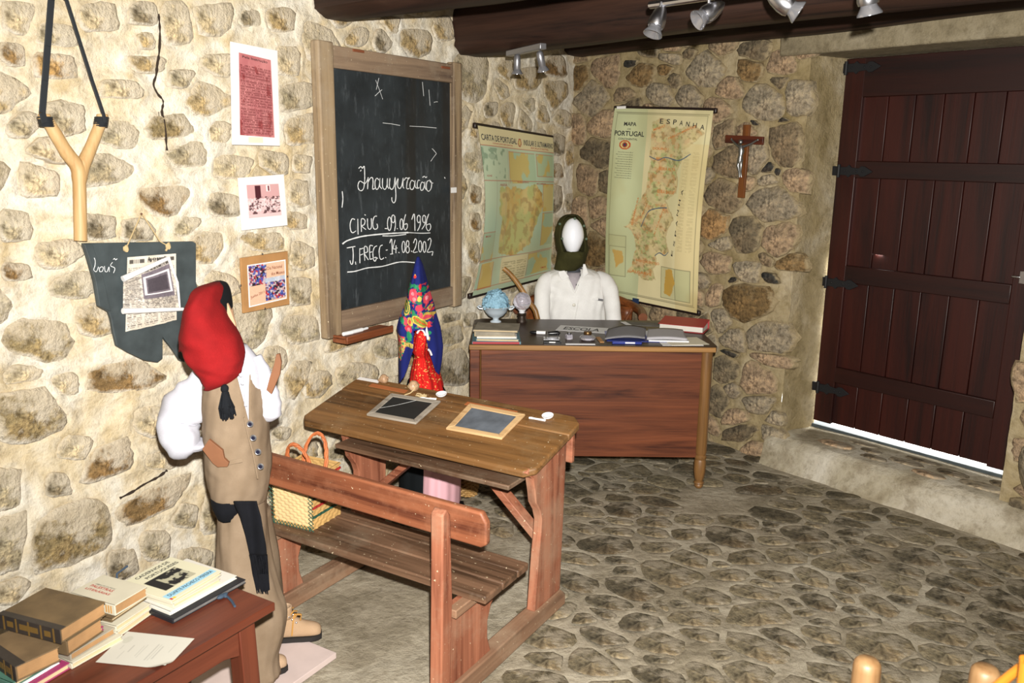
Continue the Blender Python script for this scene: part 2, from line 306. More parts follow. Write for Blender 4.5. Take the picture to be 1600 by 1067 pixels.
# ------------------------------------------------------------------ numpy painting helpers
def vnoise(x, y, seed=0):
    xi = np.floor(x).astype(int); yi = np.floor(y).astype(int); fx = x-xi; fy = y-yi; fx = fx*fx*(3-2*fx); fy = fy*fy*(3-2*fy)
    def h(a, b): 
        n = (a*374761393+b*668265263+seed*974711) & 0x7fffffff; n = ((n ^ (n >> 13))*1274126177) & 0x7fffffff; return ((n ^ (n >> 16)) & 0xffff)/65535.
    return (h(xi, yi)*(1-fx)+h(xi+1, yi)*fx)*(1-fy)+(h(xi, yi+1)*(1-fx)+h(xi+1, yi+1)*fx)*fy
def fbm(x, y, seed=0, o=4):
    s = 0; a = .5
    for i in range(o): s = s+a*vnoise(x*2**i, y*2**i, seed+i); a *= .5
    return s/(1-.5**o)
class Paint:      # colours in sRGB hex, coordinates u right 0..1, v down 0..1
    def __init__(s, nu, nv, base):
        s.nu, s.nv = nu, nv; s.u, s.v = np.meshgrid(np.linspace(0, 1, nu+1), np.linspace(0, 1, nv+1)); s.c = np.empty((nv+1, nu+1, 3)); s.c[:] = lin(base)
    def put(s, mask, col, a=1.):
        al = (mask.astype(float)*a)[..., None]; s.c = s.c*(1-al)+np.array(lin(col))*al
    def rect(s, u0, v0, u1, v1, col, a=1.): s.put((s.u >= u0) & (s.u <= u1) & (s.v >= v0) & (s.v <= v1), col, a)
    def frame(s, u0, v0, u1, v1, col, w=.006, a=1.):
        for q in ((u0, v0, u1, v0+w*s.nu/s.nv), (u0, v1-w*s.nu/s.nv, u1, v1), (u0, v0, u0+w, v1), (u1-w, v0, u1, v1)): s.rect(*q, col, a)
    def ell(s, u, v, ru, rv, col, a=1.): s.put(((s.u-u)/ru)**2+((s.v-v)/rv)**2 <= 1, col, a)
    def inside(s, poly, jit=0., sd=0):
        uu, vv = s.u, s.v
        if jit: uu = uu+(fbm(s.u*22, s.v*22, sd)-.5)*jit; vv = vv+(fbm(s.u*22, s.v*22, sd+9)-.5)*jit
        m = np.zeros(uu.shape, bool); n = len(poly)
        for i in range(n):
            (x0, y0), (x1, y1) = poly[i], poly[(i+1) % n]
            if y0 == y1: continue
            m ^= ((y0 > vv) != (y1 > vv)) & (uu < (x1-x0)*(vv-y0)/(y1-y0)+x0)
        return m
    def noise(s, sc, lo, hi, col, a=.5, sd=0, asp=1., mask=None):
        f = np.clip((fbm(s.u*sc, s.v*sc*asp, sd)-lo)/(hi-lo), 0, 1)
        if mask is not None: f = f*mask
        s.put(f, col, a)
    def lines(s, u0, v0, u1, v1, n, col, a=.7, sd=1, gap=.45):     # rows of fake small print
        r = (s.v-v0)/(v1-v0)*n; m = (s.u >= u0) & (s.u <= u1) & (s.v >= v0) & (s.v <= v1) & ((r % 1) > gap)
        w = vnoise(s.u*60+sd*7, np.floor(r)*3.7, sd) > .3; s.put(m & w, col, a)
    def cols(s): return np.concatenate([s.c, np.ones(s.c.shape[:2]+(1,))], 2).reshape(-1, 4)
def painted(name, P, fn, mat, parent, flip=False, solid=0, keep=None):
    # fn(u, v) -> (x, y, z) arrays; v down
    x, y, z = fn(P.u, P.v); V = np.stack([x+P.u*0, y+P.u*0, z+P.u*0], -1).reshape(-1, 3); nu, nv = P.nu, P.nv
    i, j = np.meshgrid(np.arange(nu), np.arange(nv)); a = (j*(nu+1)+i).ravel(); Q = np.stack([a, a+nu+1, a+nu+2, a+1], 1)
    if keep is not None: Q = Q[keep((i.ravel()+.5)/nu, (j.ravel()+.5)/nv)]
    if flip: Q = Q[:, ::-1]
    me = bpy.data.meshes.new(name); me.vertices.add(len(V)); me.vertices.foreach_set('co', V.astype(np.float32).ravel())
    me.loops.add(len(Q)*4); me.loops.foreach_set('vertex_index', Q.astype(np.int32).ravel()); me.polygons.add(len(Q)); me.polygons.foreach_set('loop_start', np.arange(0, len(Q)*4, 4, dtype=np.int32))
    me.update(); me.validate(); me.shade_smooth(); at = me.color_attributes.new('Col', 'FLOAT_COLOR', 'POINT'); at.data.foreach_set('color', P.cols().astype(np.float32).ravel())
    me.materials.append(M[mat]); o = bpy.data.objects.new(name, me); COL.objects.link(o); o.parent = parent
    if solid: md = o.modifiers.new('s', 'SOLIDIFY'); md.thickness = solid; md.offset = -1
    return o
_tc = {}
def text2d(s, bold=0.):
    if (s, bold) in _tc: return _tc[(s, bold)]
    c = bpy.data.curves.new('t', 'FONT'); c.body = s; c.size = 1; c.offset = bold; c.resolution_u = 3; c.fill_mode = 'FRONT'
    o = bpy.data.objects.new('t', c); COL.objects.link(o); dg = bpy.context.evaluated_depsgraph_get(); me = bpy.data.meshes.new_from_object(o.evaluated_get(dg))
    v = np.array([tuple(p.co)[:2] for p in me.vertices]); f = [tuple(p.vertices) for p in me.polygons]
    bpy.data.objects.remove(o); bpy.data.curves.remove(c); bpy.data.meshes.remove(me); lo = v.min(0); hi = v.max(0); v = (v-lo)/(hi[0]-lo[0]); asp = (hi[1]-lo[1])/(hi[0]-lo[0])
    _tc[(s, bold)] = (v, f, asp); return _tc[(s, bold)]
def text_on(g, s, u0, v0, u1, h, fn, bold=0., ang=0.):   # baseline-left (u0, v0), width to u1, height h (v units), v down
    v, f, asp = text2d(s, bold); p = np.stack([v[:, 0]*(u1-u0), -v[:, 1]/asp*h], 1)
    c, q = math.cos(ang), math.sin(ang); p = np.stack([p[:, 0]*c-p[:, 1]*q, p[:, 0]*q+p[:, 1]*c], 1)
    x, y, z = fn(u0+p[:, 0], v0+p[:, 1]); g.add(np.stack([x+0*p[:, 0], y+0*p[:, 0], z+0*p[:, 0]], 1), f)
def ribbon(g, pts, w, fn):     # 2-D stroke polyline -> flat strip mapped by fn(x, y)
    pts = [np.array(p, float) for p in pts]
    if len(pts) < 2: pts = [pts[0], pts[0]+np.array([w, 0])]
    V = []; k = len(pts)
    for i, p in enumerate(pts):
        t = pts[min(i+1, k-1)]-pts[max(i-1, 0)]; t = t/(np.linalg.norm(t)+1e-9); nrm = np.array([-t[1], t[0]])*w/2*(.75+.5*random.random())
        V += [fn(*(p+nrm)), fn(*(p-nrm))]
    g.add(V, [(2*i, 2*i+1, 2*i+3, 2*i+2) for i in range(k-1)])
def smoothline(pts, k=4):
    P = [np.array(p, float) for p in pts]; m = len(P); o = []
    for i in range(m-1):
        a = [P[max(0, min(m-1, i+q))] for q in (-1, 0, 1, 2)]
        for j in range(k):
            t = j/k; o.append(.5*((2*a[1])+(-a[0]+a[2])*t+(2*a[0]-5*a[1]+4*a[2]-a[3])*t*t+(-a[0]+3*a[1]-3*a[2]+a[3])*t**3))
    return o+[P[-1]]

# ================================================================== ROOM
STL = '''225 24 52 38 d|229 64 24 34 t|390 30 34 26 d|438 32 44 32 t|326 30 70 48 l|277 36 68 56 l|22 86 40 36 b|86 100 72 40 o|82 56 84 40 g|37 195 46 36 g|102 188 60 48 g|185 214 58 46 g|285 124 62 26 g|318 157 84 52 t|277 200 86 36 m|292 240 62 36 g|254 313 92 42 b|349 320 46 34 d|461 154 54 46 g|470 205 44 56 t|158 354 62 38 d|212 358 56 34 d|292 354 44 26 g|20 358 50 50 g|450 98 40 46 l|365 262 60 36 l|412 376 80 32 t|190 140 60 34 l|150 30 60 44 l|30 30 56 46 l|340 100 50 34 l|340 205 40 30 l|430 255 44 34 l|60 280 60 50 l
22 425 54 26 b|62 533 110 62 m|120 446 72 42 g|150 500 62 48 t|205 588 152 46 b -6|45 645 120 76 m -8|120 700 50 36 l|165 720 104 44 b -24|240 657 66 42 l|468 515 50 40 g|472 594 60 56 t|436 676 30 22 g|100 600 60 30 l|300 690 50 30 l|255 720 50 26 l|430 560 40 34 l|330 640 40 40 l
108 835 136 84 m -14|17 845 60 110 g|10 765 44 88 g|92 760 40 40 d|255 780 146 42 b -26|190 882 46 48 d|245 852 46 40 g|292 803 42 36 g|330 800 40 58 g|305 872 50 30 g|60 950 90 50 g|20 920 60 40 l|400 760 40 40 t|470 760 50 50 l|560 760 50 46 l|540 700 60 40 g
553 59 38 26 t|597 66 30 34 d|647 64 58 46 t|690 46 30 40 t|610 40 34 24 t|738 118 54 66 g|463 157 2 2 g|765 170 22 26 d|791 180 24 36 t|820 124 50 40 t|866 105 36 36 b|866 146 34 44 t|827 164 30 20 g|846 178 26 24 t|870 226 22 30 d|866 268 28 24 b|862 312 30 40 d|742 305 16 30 b|743 347 16 26 b|740 394 16 32 t|706 497 34 16 d|603 544 42 28 g|706 577 46 58 d|706 522 50 34 g|481 600 70 40 t|781 481 34 28 t|834 462 24 30 d|760 440 28 22 l|736 70 20 20 t|790 110 26 30 t|700 640 40 30 g|640 640 40 36 l|760 520 34 26 g|560 590 60 40 l|740 205 14 20 t|810 470 24 20 b|870 356 18 30 t|868 400 20 34 t|730 500 26 20 g|470 255 30 30 l|466 305 30 40 l|460 345 34 34 t|470 400 34 40 l|466 455 40 40 g|590 510 36 22 l'''
STD = '''948 109 44 38 t|1001 118 60 26 b|1106 112 80 44 g|1171 112 32 30 b|1180 79 44 24 d|1049 92 46 18 g|992 100 42 8 s -4|1290 127 36 32 d|926 153 48 44 g|1031 149 46 30 g|1079 153 42 28 g|1140 140 58 28 t|1197 162 68 46 g|1246 151 36 46 g|944 192 46 34 t|935 241 44 34 d|922 282 34 40 t|948 284 20 24 d|935 326 40 30 t|1134 210 34 38 m|1145 252 48 44 m|1184 245 34 42 g|1228 223 40 54 m|1275 219 72 66 g|1202 262 16 13 s|1245 265 36 9 s|1217 269 11 9 s|1202 282 38 16 g|1256 284 60 22 t|1132 306 44 38 m|1206 319 62 52 g|1252 319 30 48 o|1288 306 26 56 g|1119 352 36 34 o|1167 363 50 40 d|1214 376 46 46 t|1263 357 32 14 d|1180 192 32 7 s 4|1226 188 30 7 s -5|1016 78 40 16 g|1080 84 26 12 d|1225 100 40 30 t|1268 92 30 26 g|910 120 22 30 b|905 200 22 34 t|912 330 24 40 t|905 380 26 36 b|930 390 36 44 b|1100 200 30 30 t
1120 413 46 26 t|1167 424 44 30 g|1240 417 66 30 t|1150 437 32 7 s|1204 434 26 11 s 10|1251 471 15 34 s|1164 471 104 46 b|1130 501 30 28 g|1212 525 104 42 m 5|1197 560 70 14 t 8|1238 574 60 20 g|1144 552 34 9 s 6|1134 579 40 36 d|1195 598 80 40 m|1245 609 34 44 g|1120 626 28 36 d|1188 631 60 22 g 8|1234 642 36 26 t|1150 652 50 20 t|1158 676 60 22 d 6|1270 440 40 40 g|1275 500 34 50 t|1120 460 30 24 t|1110 540 20 30 g|1268 560 26 40 t'''
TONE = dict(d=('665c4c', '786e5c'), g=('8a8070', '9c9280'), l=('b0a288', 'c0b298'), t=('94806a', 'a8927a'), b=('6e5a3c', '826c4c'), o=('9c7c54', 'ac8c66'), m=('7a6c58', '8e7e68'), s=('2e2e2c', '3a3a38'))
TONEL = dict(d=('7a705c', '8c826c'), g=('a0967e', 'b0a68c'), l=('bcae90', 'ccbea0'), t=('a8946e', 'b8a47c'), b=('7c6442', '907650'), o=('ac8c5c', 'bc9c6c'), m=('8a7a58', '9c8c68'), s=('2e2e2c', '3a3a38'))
class Occ:
    def __init__(s, u0, u1, z0, z1, res=.012): s.u0, s.z0, s.res = u0, z0, res; s.nu = int((u1-u0)/res)+2; s.nz = int((z1-z0)/res)+2; s.a = np.zeros((s.nz, s.nu), bool)
    def win(s, c, r):
        i0 = max(0, int((c[0]-r-s.u0)/s.res)); i1 = min(s.nu, int((c[0]+r-s.u0)/s.res)+2); j0 = max(0, int((c[1]-r-s.z0)/s.res)); j1 = min(s.nz, int((c[1]+r-s.z0)/s.res)+2)
        return i0, i1, j0, j1
    def mask(s, st, k):
        c, a, b = st; r = (np.linalg.norm(a)+np.linalg.norm(b))*k; i0, i1, j0, j1 = s.win(c, r)
        if i1 <= i0 or j1 <= j0: return (slice(0, 0), slice(0, 0)), np.zeros((0, 0), bool)
        U, Z = np.meshgrid(s.u0+np.arange(i0, i1)*s.res-c[0], s.z0+np.arange(j0, j1)*s.res-c[1]); D = a[0]*b[1]-a[1]*b[0]
        p = (U*b[1]-Z*b[0])/D; q = (Z*a[0]-U*a[1])/D; return (slice(j0, j1), slice(i0, i1)), (np.abs(p/k)**2.6+np.abs(q/k)**2.6) < 1
    def free(s, st, k): w, m = s.mask(st, k); return not (s.a[w] & m).any()
    def put(s, st, k=1.): w, m = s.mask(st, k); s.a[w] |= m
def px_stones(txt, F):
    out = []
    for t in txt.replace('\n', '|').split('|'):
        q = t.split(); x, y, w, h = map(float, q[:4]); k = q[4]; an = R(float(q[5])) if len(q) > 5 else 0
        if w < 5: continue
        c = np.array(F.px(x, y)); e = []
        for dx, dy in ((w/2*math.cos(an), w/2*math.sin(an)), (h/2*math.sin(an), -h/2*math.cos(an))):
            e.append((np.array(F.px(x+dx, y+dy))-np.array(F.px(x-dx, y-dy)))/2)
        out.append(((c, e[0], e[1]), k))
    return out
def fill(occ, stones, n, s0, s1, ok, kinds, asp=(.45, .85), ang=.2, gap=1.18, maxn=170, base=0.):
    cnt = 0
    for i in range(n):
        t = i/n; sz = s0*(1-t)+s1*t; sz *= .75+.5*random.random(); r = random.uniform(*asp); an = base+random.gauss(0, ang)
        c = np.array((occ.u0+random.random()*occ.nu*occ.res, occ.z0+random.random()*occ.nz*occ.res))
        if not ok(*c): continue
        st = (c, np.array((math.cos(an), math.sin(an)))*sz/2, np.array((-math.sin(an), math.cos(an)))*sz*r/2)
        if occ.free(st, gap): occ.put(st); stones.append((st, random.choice(kinds))); cnt += 1
        if cnt >= maxn: break
def relief(shape_u, shape_z, stones, amp=.012, sd=0, hug=.012, sq=2.6, sc=5., rads=None):
    h = (fbm(shape_u*sc, shape_z*sc, sd, 5)-.5)*2*amp*1.6+(fbm(shape_u*22, shape_z*22, sd+5, 3)-.5)*amp*.9
    best = np.full(shape_u.shape, 9.)
    for si, ((c, a, b), k) in enumerate(stones):
        r = (np.linalg.norm(a)+np.linalg.norm(b))*1.5; m = (np.abs(shape_u-c[0]) < r) & (np.abs(shape_z-c[1]) < r)
        if not m.any(): continue
        U = shape_u[m]-c[0]; Z = shape_z[m]-c[1]; D = a[0]*b[1]-a[1]*b[0]; p = (U*b[1]-Z*b[0])/D; q = (Z*a[0]-U*a[1])/D
        
        if rads is not None:
            rr = rads[si]; nn = len(rr); th = (np.arctan2(q, p)/(2*PI)*nn) % nn; i0 = np.floor(th).astype(int) % nn; f = th-np.floor(th); best[m] = np.minimum(best[m], np.hypot(p, q)/(rr[i0]*(1-f)+rr[(i0+1) % nn]*f)); continue
        best[m] = np.minimum(best[m], (np.abs(p)**sq+np.abs(q)**sq)**(1/sq))
    h = h+hug*(.35+vnoise(shape_u*7, shape_z*7, sd+3))*np.exp(-((best-1.1)/.14)**2)-.3*hug*np.clip((best-1.3)*3, 0, 1); h = np.where(best < .9, h-.012, h)
    return h, best
def cells(stones, expand, gap, n=18, jit=.06, sides=(4, 4, 5, 5, 6)):
    # each stone grows into an angular outline that stops at its neighbours; returns radial factors over the ellipse angle
    C = np.array([st[0] for st, k in stones]); out = []
    inv = [np.linalg.inv(np.stack([st[1], st[2]], 1)) for st, k in stones]
    rad = np.array([max(np.linalg.norm(st[1]), np.linalg.norm(st[2])) for st, k in stones])
    for i, ((c, a, b), k) in enumerate(stones):
        m = 28; off = random.random()*6; ka = []
        for q in range(4):
            ka.append((R(45+90*q)+random.uniform(-.26, .26), random.uniform(1.08, 1.38)))
            if random.random() < .55: ka.append((R(90+90*q)+random.uniform(-.3, .3), random.uniform(.96, 1.1)))
        poly = [((a*math.cos(t)+b*math.sin(t))*expand*r_) for t, r_ in ka]
        d = C-c; dist = np.hypot(d[:, 0], d[:, 1])
        for j in np.where((dist > 1e-6) & (dist < (rad[i]+rad*1.)*expand*1.6))[0]:
            u = d[j]/dist[j]; ri = 1/np.linalg.norm(inv[i] @ u); rj = 1/np.linalg.norm(inv[j] @ u); lim = dist[j]*ri/(ri+rj)-gap/2; P = []
            for q in range(len(poly)):
                p0, p1 = poly[q], poly[(q+1) % len(poly)]; s0, s1 = p0@u-lim, p1@u-lim
                if s0 <= 0: P.append(p0)
                if (s0 < 0) != (s1 < 0): P.append(p0+(p1-p0)*s0/(s0-s1))
            poly = P
            if len(poly) < 3: break
        r = []
        for q in range(n):
            t = 2*PI*q/n; u = a*math.cos(t)+b*math.sin(t); best = 9.
            for e in range(len(poly)):
                p0, p1 = poly[e], poly[(e+1) % len(poly)]; w = p1-p0; D = u[0]*-w[1]+u[1]*w[0]
                if abs(D) < 1e-12: continue
                tt = (p0[0]*-w[1]+p0[1]*w[0])/D; ss = (u[0]*p0[1]-u[1]*p0[0])/D
                if tt > 0 and -1e-6 <= ss <= 1+1e-6: best = min(best, tt)
            r.append(best if best < 8 else .5)
        r = np.array(r); r = .84*r+.08*(np.roll(r, 1)+np.roll(r, -1)); r = r*(1+jit*(rng.random(n)-.5)*2)
        out.append(np.clip(r, .25, 2.2))
    return out
def stone(parent, st, kind, mat, h, axis='wall', n=18, sq=2.6, rad=None):
    (c, a, b) = st; lo, hi = TONE[kind]; t = random.random(); col = [(x*(1-t)+y*t) for x, y in zip(lin(lo), lin(hi))]; sd = random.random()*90
    if rad is not None: n = len(rad)
    elif kind == 's': n = 10
    prof = [(1.05, -.5), (1., .3), (.965, .82), (.82, .98), (.4, 1.0)]; V = []; rim = []; tl = (random.gauss(0, .12), random.gauss(0, .12))
    cor = [random.random()*2*PI for _ in range(2)]
    for r, d in prof:
        for j in range(n):
            th = 2*PI*j/n; rr = (abs(math.cos(th))**sq+abs(math.sin(th))**sq)**(-1/sq) if rad is None else float(rad[j])
            rr *= 1 if rad is not None else 1+.16*mnoise.noise(Vector((math.cos(th)*1.4+sd, math.sin(th)*1.4, 0)))*2*.7+.05*mnoise.noise(Vector((math.cos(th)*5+sd, math.sin(th)*5, 3)))
            x, y = (a*math.cos(th)+b*math.sin(th))*rr*r
            z = h*(d+r*(tl[0]*math.cos(th)+tl[1]*math.sin(th)))+h*.32*mnoise.noise(Vector((x*16+sd, y*16, 1)))*min(1, 2.5*(1.1-r))
            V.append((x, y, z)); rim.append(r)
    V.append((0, 0, h)); rim.append(0); k = len(prof); F = [(i*n+j, i*n+(j+1) % n, (i+1)*n+(j+1) % n, (i+1)*n+j) for i in range(k-1) for j in range(n)]+[((k-1)*n+j, (k-1)*n+(j+1) % n, k*n) for j in range(n)]
    D = a[0]*b[1]-a[1]*b[0]
    if D < 0: F = [q[::-1] for q in F]
    if axis == 'wall': V = [(x, -z, y) for x, y, z in V]; loc = (c[0], 0, c[1])
    else: loc = (c[0], c[1], 0)
    return V, F, rim, col, loc
def stone_obj(parent, data, mat, base=(0, 0, 0), join=None):
    V, F, rim, col, loc = data; me = bpy.data.meshes.new('stone')
    me.from_pydata(V, [], F); me.update(); me.shade_smooth()
    a = me.attributes.new('rim', 'FLOAT', 'POINT'); a.data.foreach_set('value', rim)
    a = me.attributes.new('tone', 'FLOAT_COLOR', 'POINT'); a.data.foreach_set('color', np.tile([*col, 1], len(V)).astype(np.float32))
    me.materials.append(M[mat]); o = bpy.data.objects.new('stone', me); COL.objects.link(o); o.parent = parent; o.location = Vector(loc)+Vector(base); return o
def wallmesh(name, F, u0, u1, z0, z1, stones, mat, res, ok=None, sd=0, hug=.012, amp=.012, curve=None, rads=None):
    nu = int((u1-u0)/res); nz = int((z1-z0)/res); U, Z = np.meshgrid(np.linspace(u0, u1, nu+1), np.linspace(z0, z1, nz+1))
    h, best = relief(U, Z, stones, amp, sd, hug, rads=rads); Y = -h
    if curve is not None: Y = Y+curve(U, Z)
    V = np.stack([U, Y, Z], -1).reshape(-1, 3).tolist(); Q = []
    for j in range(nz):
        for i in range(nu):
            if ok and not ok(U[j, i]+res/2, Z[j, i]+res/2): continue
            a = j*(nu+1)+i; Q.append((a, a+1, a+nu+2, a+nu+1))
    g = G(); g.v = [tuple(v) for v in V]; g.f = Q
    # back side slab
    o = obj(name, g, mat, angle=180); o.location = F.o; o.rotation_euler.z = F.rz
    return o
# ---- left wall
sL = px_stones(STL, FL); occ = Occ(-2.4, ULC, 0, 2.6)
for st, k in sL: occ.put(st)
fill(occ, sL, 9000, .30, .06, lambda u, z: -2.3 < u < ULC-.02 and .03 < z < 2.55, 'llltgtg', maxn=150, gap=1.10, asp=(.35, .7))
sL = sL[:299]; rL = cells(sL, 1.20, .022, 22)
wl = struct(wallmesh('wall_left', FL, -2.4, ULC+.03, -.02, 2.6, sL, 'mortL', .016, sd=3, hug=.008, amp=.012, rads=rL), 'rough rubble stone wall thickly smeared with cream lime mortar, left side')
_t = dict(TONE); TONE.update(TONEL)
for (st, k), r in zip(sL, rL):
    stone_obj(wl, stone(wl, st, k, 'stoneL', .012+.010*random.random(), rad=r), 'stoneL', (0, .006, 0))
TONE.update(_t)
g = G()
for pts, r_ in (([(245, 22), (247, 50), (246, 80), (243, 100), (241, 118), (237, 132), (243, 146), (252, 158), (250, 175), (254, 195), (258, 235)], .006), ([(185, 777), (205, 767), (222, 756), (245, 744), (258, 734)], .006), ([(245, 175), (247, 200), (250, 215)], .003)):
    g.tube([Vector((FL.px(x, y)[0], -.0105, FL.px(x, y)[1])) for x, y in smoothline(pts, 4)], [r_*.75*random.uniform(.4, 1.4) for _ in range((len(pts)-1)*4+1)], 5)
o = obj('crack', g, plain('dark_crack', '2e2218', .95), wl); o['kind'] = 'stuff'
# ---- back wall with the door reveal
DU0, DU1, ZS = .33, 1.50, .16
sD = px_stones(STD, FD); occ = Occ(UDC, 2.6, 0, 2.6)
sD = [q for q in sD if q[0][0][0]+abs(q[0][1][0]) < DU0+.02 or q[0][0][1] > 2.35]
for st, k in sD: occ.put(st)
okD = lambda u, z: (UDC+.03 < u < DU0-.03 and z > .03) or (DU1+.12 < u < 2.5 and z > .03)
fill(occ, sD, 9000, .23, .05, okD, 'gtgtmmbdg', maxn=200, gap=1.02, asp=(.4, .8)); sD = sD[:299]; rD = cells(sD, 1.55, .010, 20)
wd = struct(wallmesh('wall_back', FD, UDC-.03, 2.6, -.02, 2.6, sD, 'mortD', .018, ok=lambda u, z: not (DU0 < u < DU1 and z < 2.27), sd=11, hug=.006, amp=.009, rads=rD), 'back wall of irregular brown and grey stones pointed with ochre mortar')
for (st, k), r in zip(sD, rD): stone_obj(wd, stone(wd, st, k, 'stoneD', .018+.014*random.random(), rad=r), 'stoneD', (0, .004, 0))
# reveal, lintel
g = G(); g.grid(lambda u, v: (DU0-.012+.035*u+.012*mnoise.noise(Vector((u*3, v*9, 0))), .0+.32*u, v*2.27), 10, 60); g.grid(lambda u, v: (DU1+.02+.014*mnoise.noise(Vector((u*3, v*9, 5))), .0+.32*u, v*2.27), 10, 60, flip=True)
o = obj('trim_1', g, 'mortD', angle=180); o.location = FD.o; o.rotation_euler.z = FD.rz; struct(o, 'smooth mortared sides of the door opening')
g = G(); g.box((.90, .16, 2.295), (1.5, .38, .14)); o = obj('trim_2', g, 'lintel', bevel=.012); o.location = FD.o; o.rotation_euler.z = FD.rz; struct(o, 'grey concrete lintel over the dark red door')
# ---- floor
SF = []; occ = Occ(-1.5, 2.7, .9, 5.7, .01)
def okF(x, y):
    q = FL.l((x, y, 0)); r = FD.l((x, y, 0))
    if q[1] > -.03 or r[1] > (-.05 if r[0] < .3 else -.16) or abs(x) > (y+.5)*.75: return False
    smooth = vnoise(np.array(x*1.7+3.3), np.array(y*1.7+1), 4)
    return smooth > .5 if (x < .25 and y < 3.6) else smooth > .2
fill(occ, SF, 30000, .20, .085, okF, 'mdgmd', asp=(.42, .8), ang=.35, gap=1.02, maxn=900, base=-.38)
SF.sort(key=lambda q: math.hypot(q[0][0][0]*.8, q[0][0][1]-1.2)); RF = cells(SF, 1.2, .024, 14, sides=(4, 5, 6, 6)); TONEF = {'m': ('665e4c', '746c5a'), 'd': ('524c3e', '605a4c'), 'g': ('766d5a', '847c68')}
_t = dict(TONE); TONE.update(TONEF)
x0, x1, y0, y1 = -3.2, 3.6, .2, 6.6; nx = int((x1-x0)/.022); ny = int((y1-y0)/.022); X, Yy = np.meshgrid(np.linspace(x0, x1, nx+1), np.linspace(y0, y1, ny+1))
h, best = relief(X, Yy, SF, .0045, 21, .001, sc=3., rads=RF); g = G(); g.v = [tuple(v) for v in np.stack([X, Yy, h-.006], -1).reshape(-1, 3).tolist()]; g.f = [(j*(nx+1)+i, j*(nx+1)+i+1, (j+1)*(nx+1)+i+1, (j+1)*(nx+1)+i) for j in range(ny) for i in range(nx)]
fo = struct(obj('floor', g, 'mortF', angle=180), 'uneven floor of worn cobbles set in grey cement')
rest = []
for i, (st, k) in enumerate(SF):
    d = stone(fo, st, k, 'stoneF', .0022+.002*random.random(), 'floor', rad=RF[i])
    if i < 299: stone_obj(fo, d, 'stoneF', (0, 0, -.0042))
    else: rest.append(d)
if rest:
    V = []; F = []; rm = []; tn = []
    for v, f, r, c, l in rest:
        n0 = len(V); V += [(p[0]+l[0], p[1]+l[1], p[2]-.0042) for p in v]; F += [tuple(q+n0 for q in t) for t in f]; rm += r; tn += [*c, 1]*len(v)
    me = bpy.data.meshes.new('cobbles'); me.from_pydata(V, [], F); me.update(); me.shade_smooth(); a = me.attributes.new('rim', 'FLOAT', 'POINT'); a.data.foreach_set('value', rm)
    a = me.attributes.new('tone', 'FLOAT_COLOR', 'POINT'); a.data.foreach_set('color', tn); me.materials.append(M['stoneF']); o = bpy.data.objects.new('cobbles', me); COL.objects.link(o); o.parent = fo; o['kind'] = 'stuff'
TONE.update(_t)
# ---- door step
g = G()
def stepf(u, v):     # v: 0 riser bottom .. 1 at the door
    x = .27+u*2.2; nz = .012*mnoise.noise(Vector((x*3, v*4, 2))); yy = [(-.10, -.01), (-.075, .06), (-.05, .125), (-.01, .157), (.06, .165), (.20, .165), (.42, .16)]
    t = v*(len(yy)-1); i = min(int(t), len(yy)-2); f = t-i; y = yy[i][0]*(1-f)+yy[i+1][0]*f; z = yy[i][1]*(1-f)+yy[i+1][1]*f
    return (x, y+nz*1.5-.05*max(0, u-.4), z+nz*.6)
g.grid(stepf, 90, 30)
stp = struct(obj('trim_3', g, 'step', angle=180), 'worn grey cement step below the dark red door'); stp.location = FD.o; stp.rotation_euler.z = FD.rz
for i, (u, y, a, b, k) in enumerate(((.62, .10, .10, .045, 't'), (.80, .14, .06, .03, 'd'), (.86, .06, .07, .03, 'd'), (1.0, .12, .09, .04, 'g'), (1.15, .05, .08, .035, 't'), (1.22, .15, .08, .05, 'd'), (1.38, .09, .10, .045, 'g'), (1.45, .20, .07, .04, 'd'), (1.05, .21, .1, .03, 'd'), (.72, .21, .08, .03, 'g'))):
    v = stone(stp, ((np.array((u, y))), np.array((a, 0.)), np.array((0., b))), k, 'stoneF', .008, 'floor', n=12); stone_obj(stp, v, 'stoneF', (0, 0, .163))
# jamb boulders at the right of the door
sj = bpy.data.objects.new('trim_4', None); 
for i, (u, z, a, b, y, k) in enumerate(((1.74, .34, .19, .21, -.02, 'g'), (1.73, .66, .155, .13, 0, 'm'), (1.80, .95, .17, .17, 0, 'g'), (1.79, 1.30, .17, .19, .02, 't'), (1.78, 1.68, .16, .2, .02, 'g'), (1.78, 2.05, .16, .18, .02, 'm'))):
    g = G(); g.ell((0, 0, 0), (a, .17, b), 22, 14, fn=lambda q, i=i: q*(1+.22*mnoise.noise(q*6+Vector((i*3, 0, 0)))))
    me = obj('stone', g, 'stoneD', wd, angle=180, loc=(u, y+.05, z)); m = me.data; aa = m.attributes.new('rim', 'FLOAT', 'POINT'); aa.data.foreach_set('value', [.35]*len(m.vertices))
    aa = m.attributes.new('tone', 'FLOAT_COLOR', 'POINT'); aa.data.foreach_set('color', np.tile([*lin(TONE[k][1]), 1], len(m.vertices)).astype(np.float32))
bpy.data.objects.remove(sj)
# ground outside behind the door
g = G(); g.box((1.0, 1.4, .10), (3.2, 2.0, .06)); o = obj('ground_outside', g, 'outside'); o.location = FD.o; o.rotation_euler.z = FD.rz; struct(o, 'bright sunlit ground beyond the door')

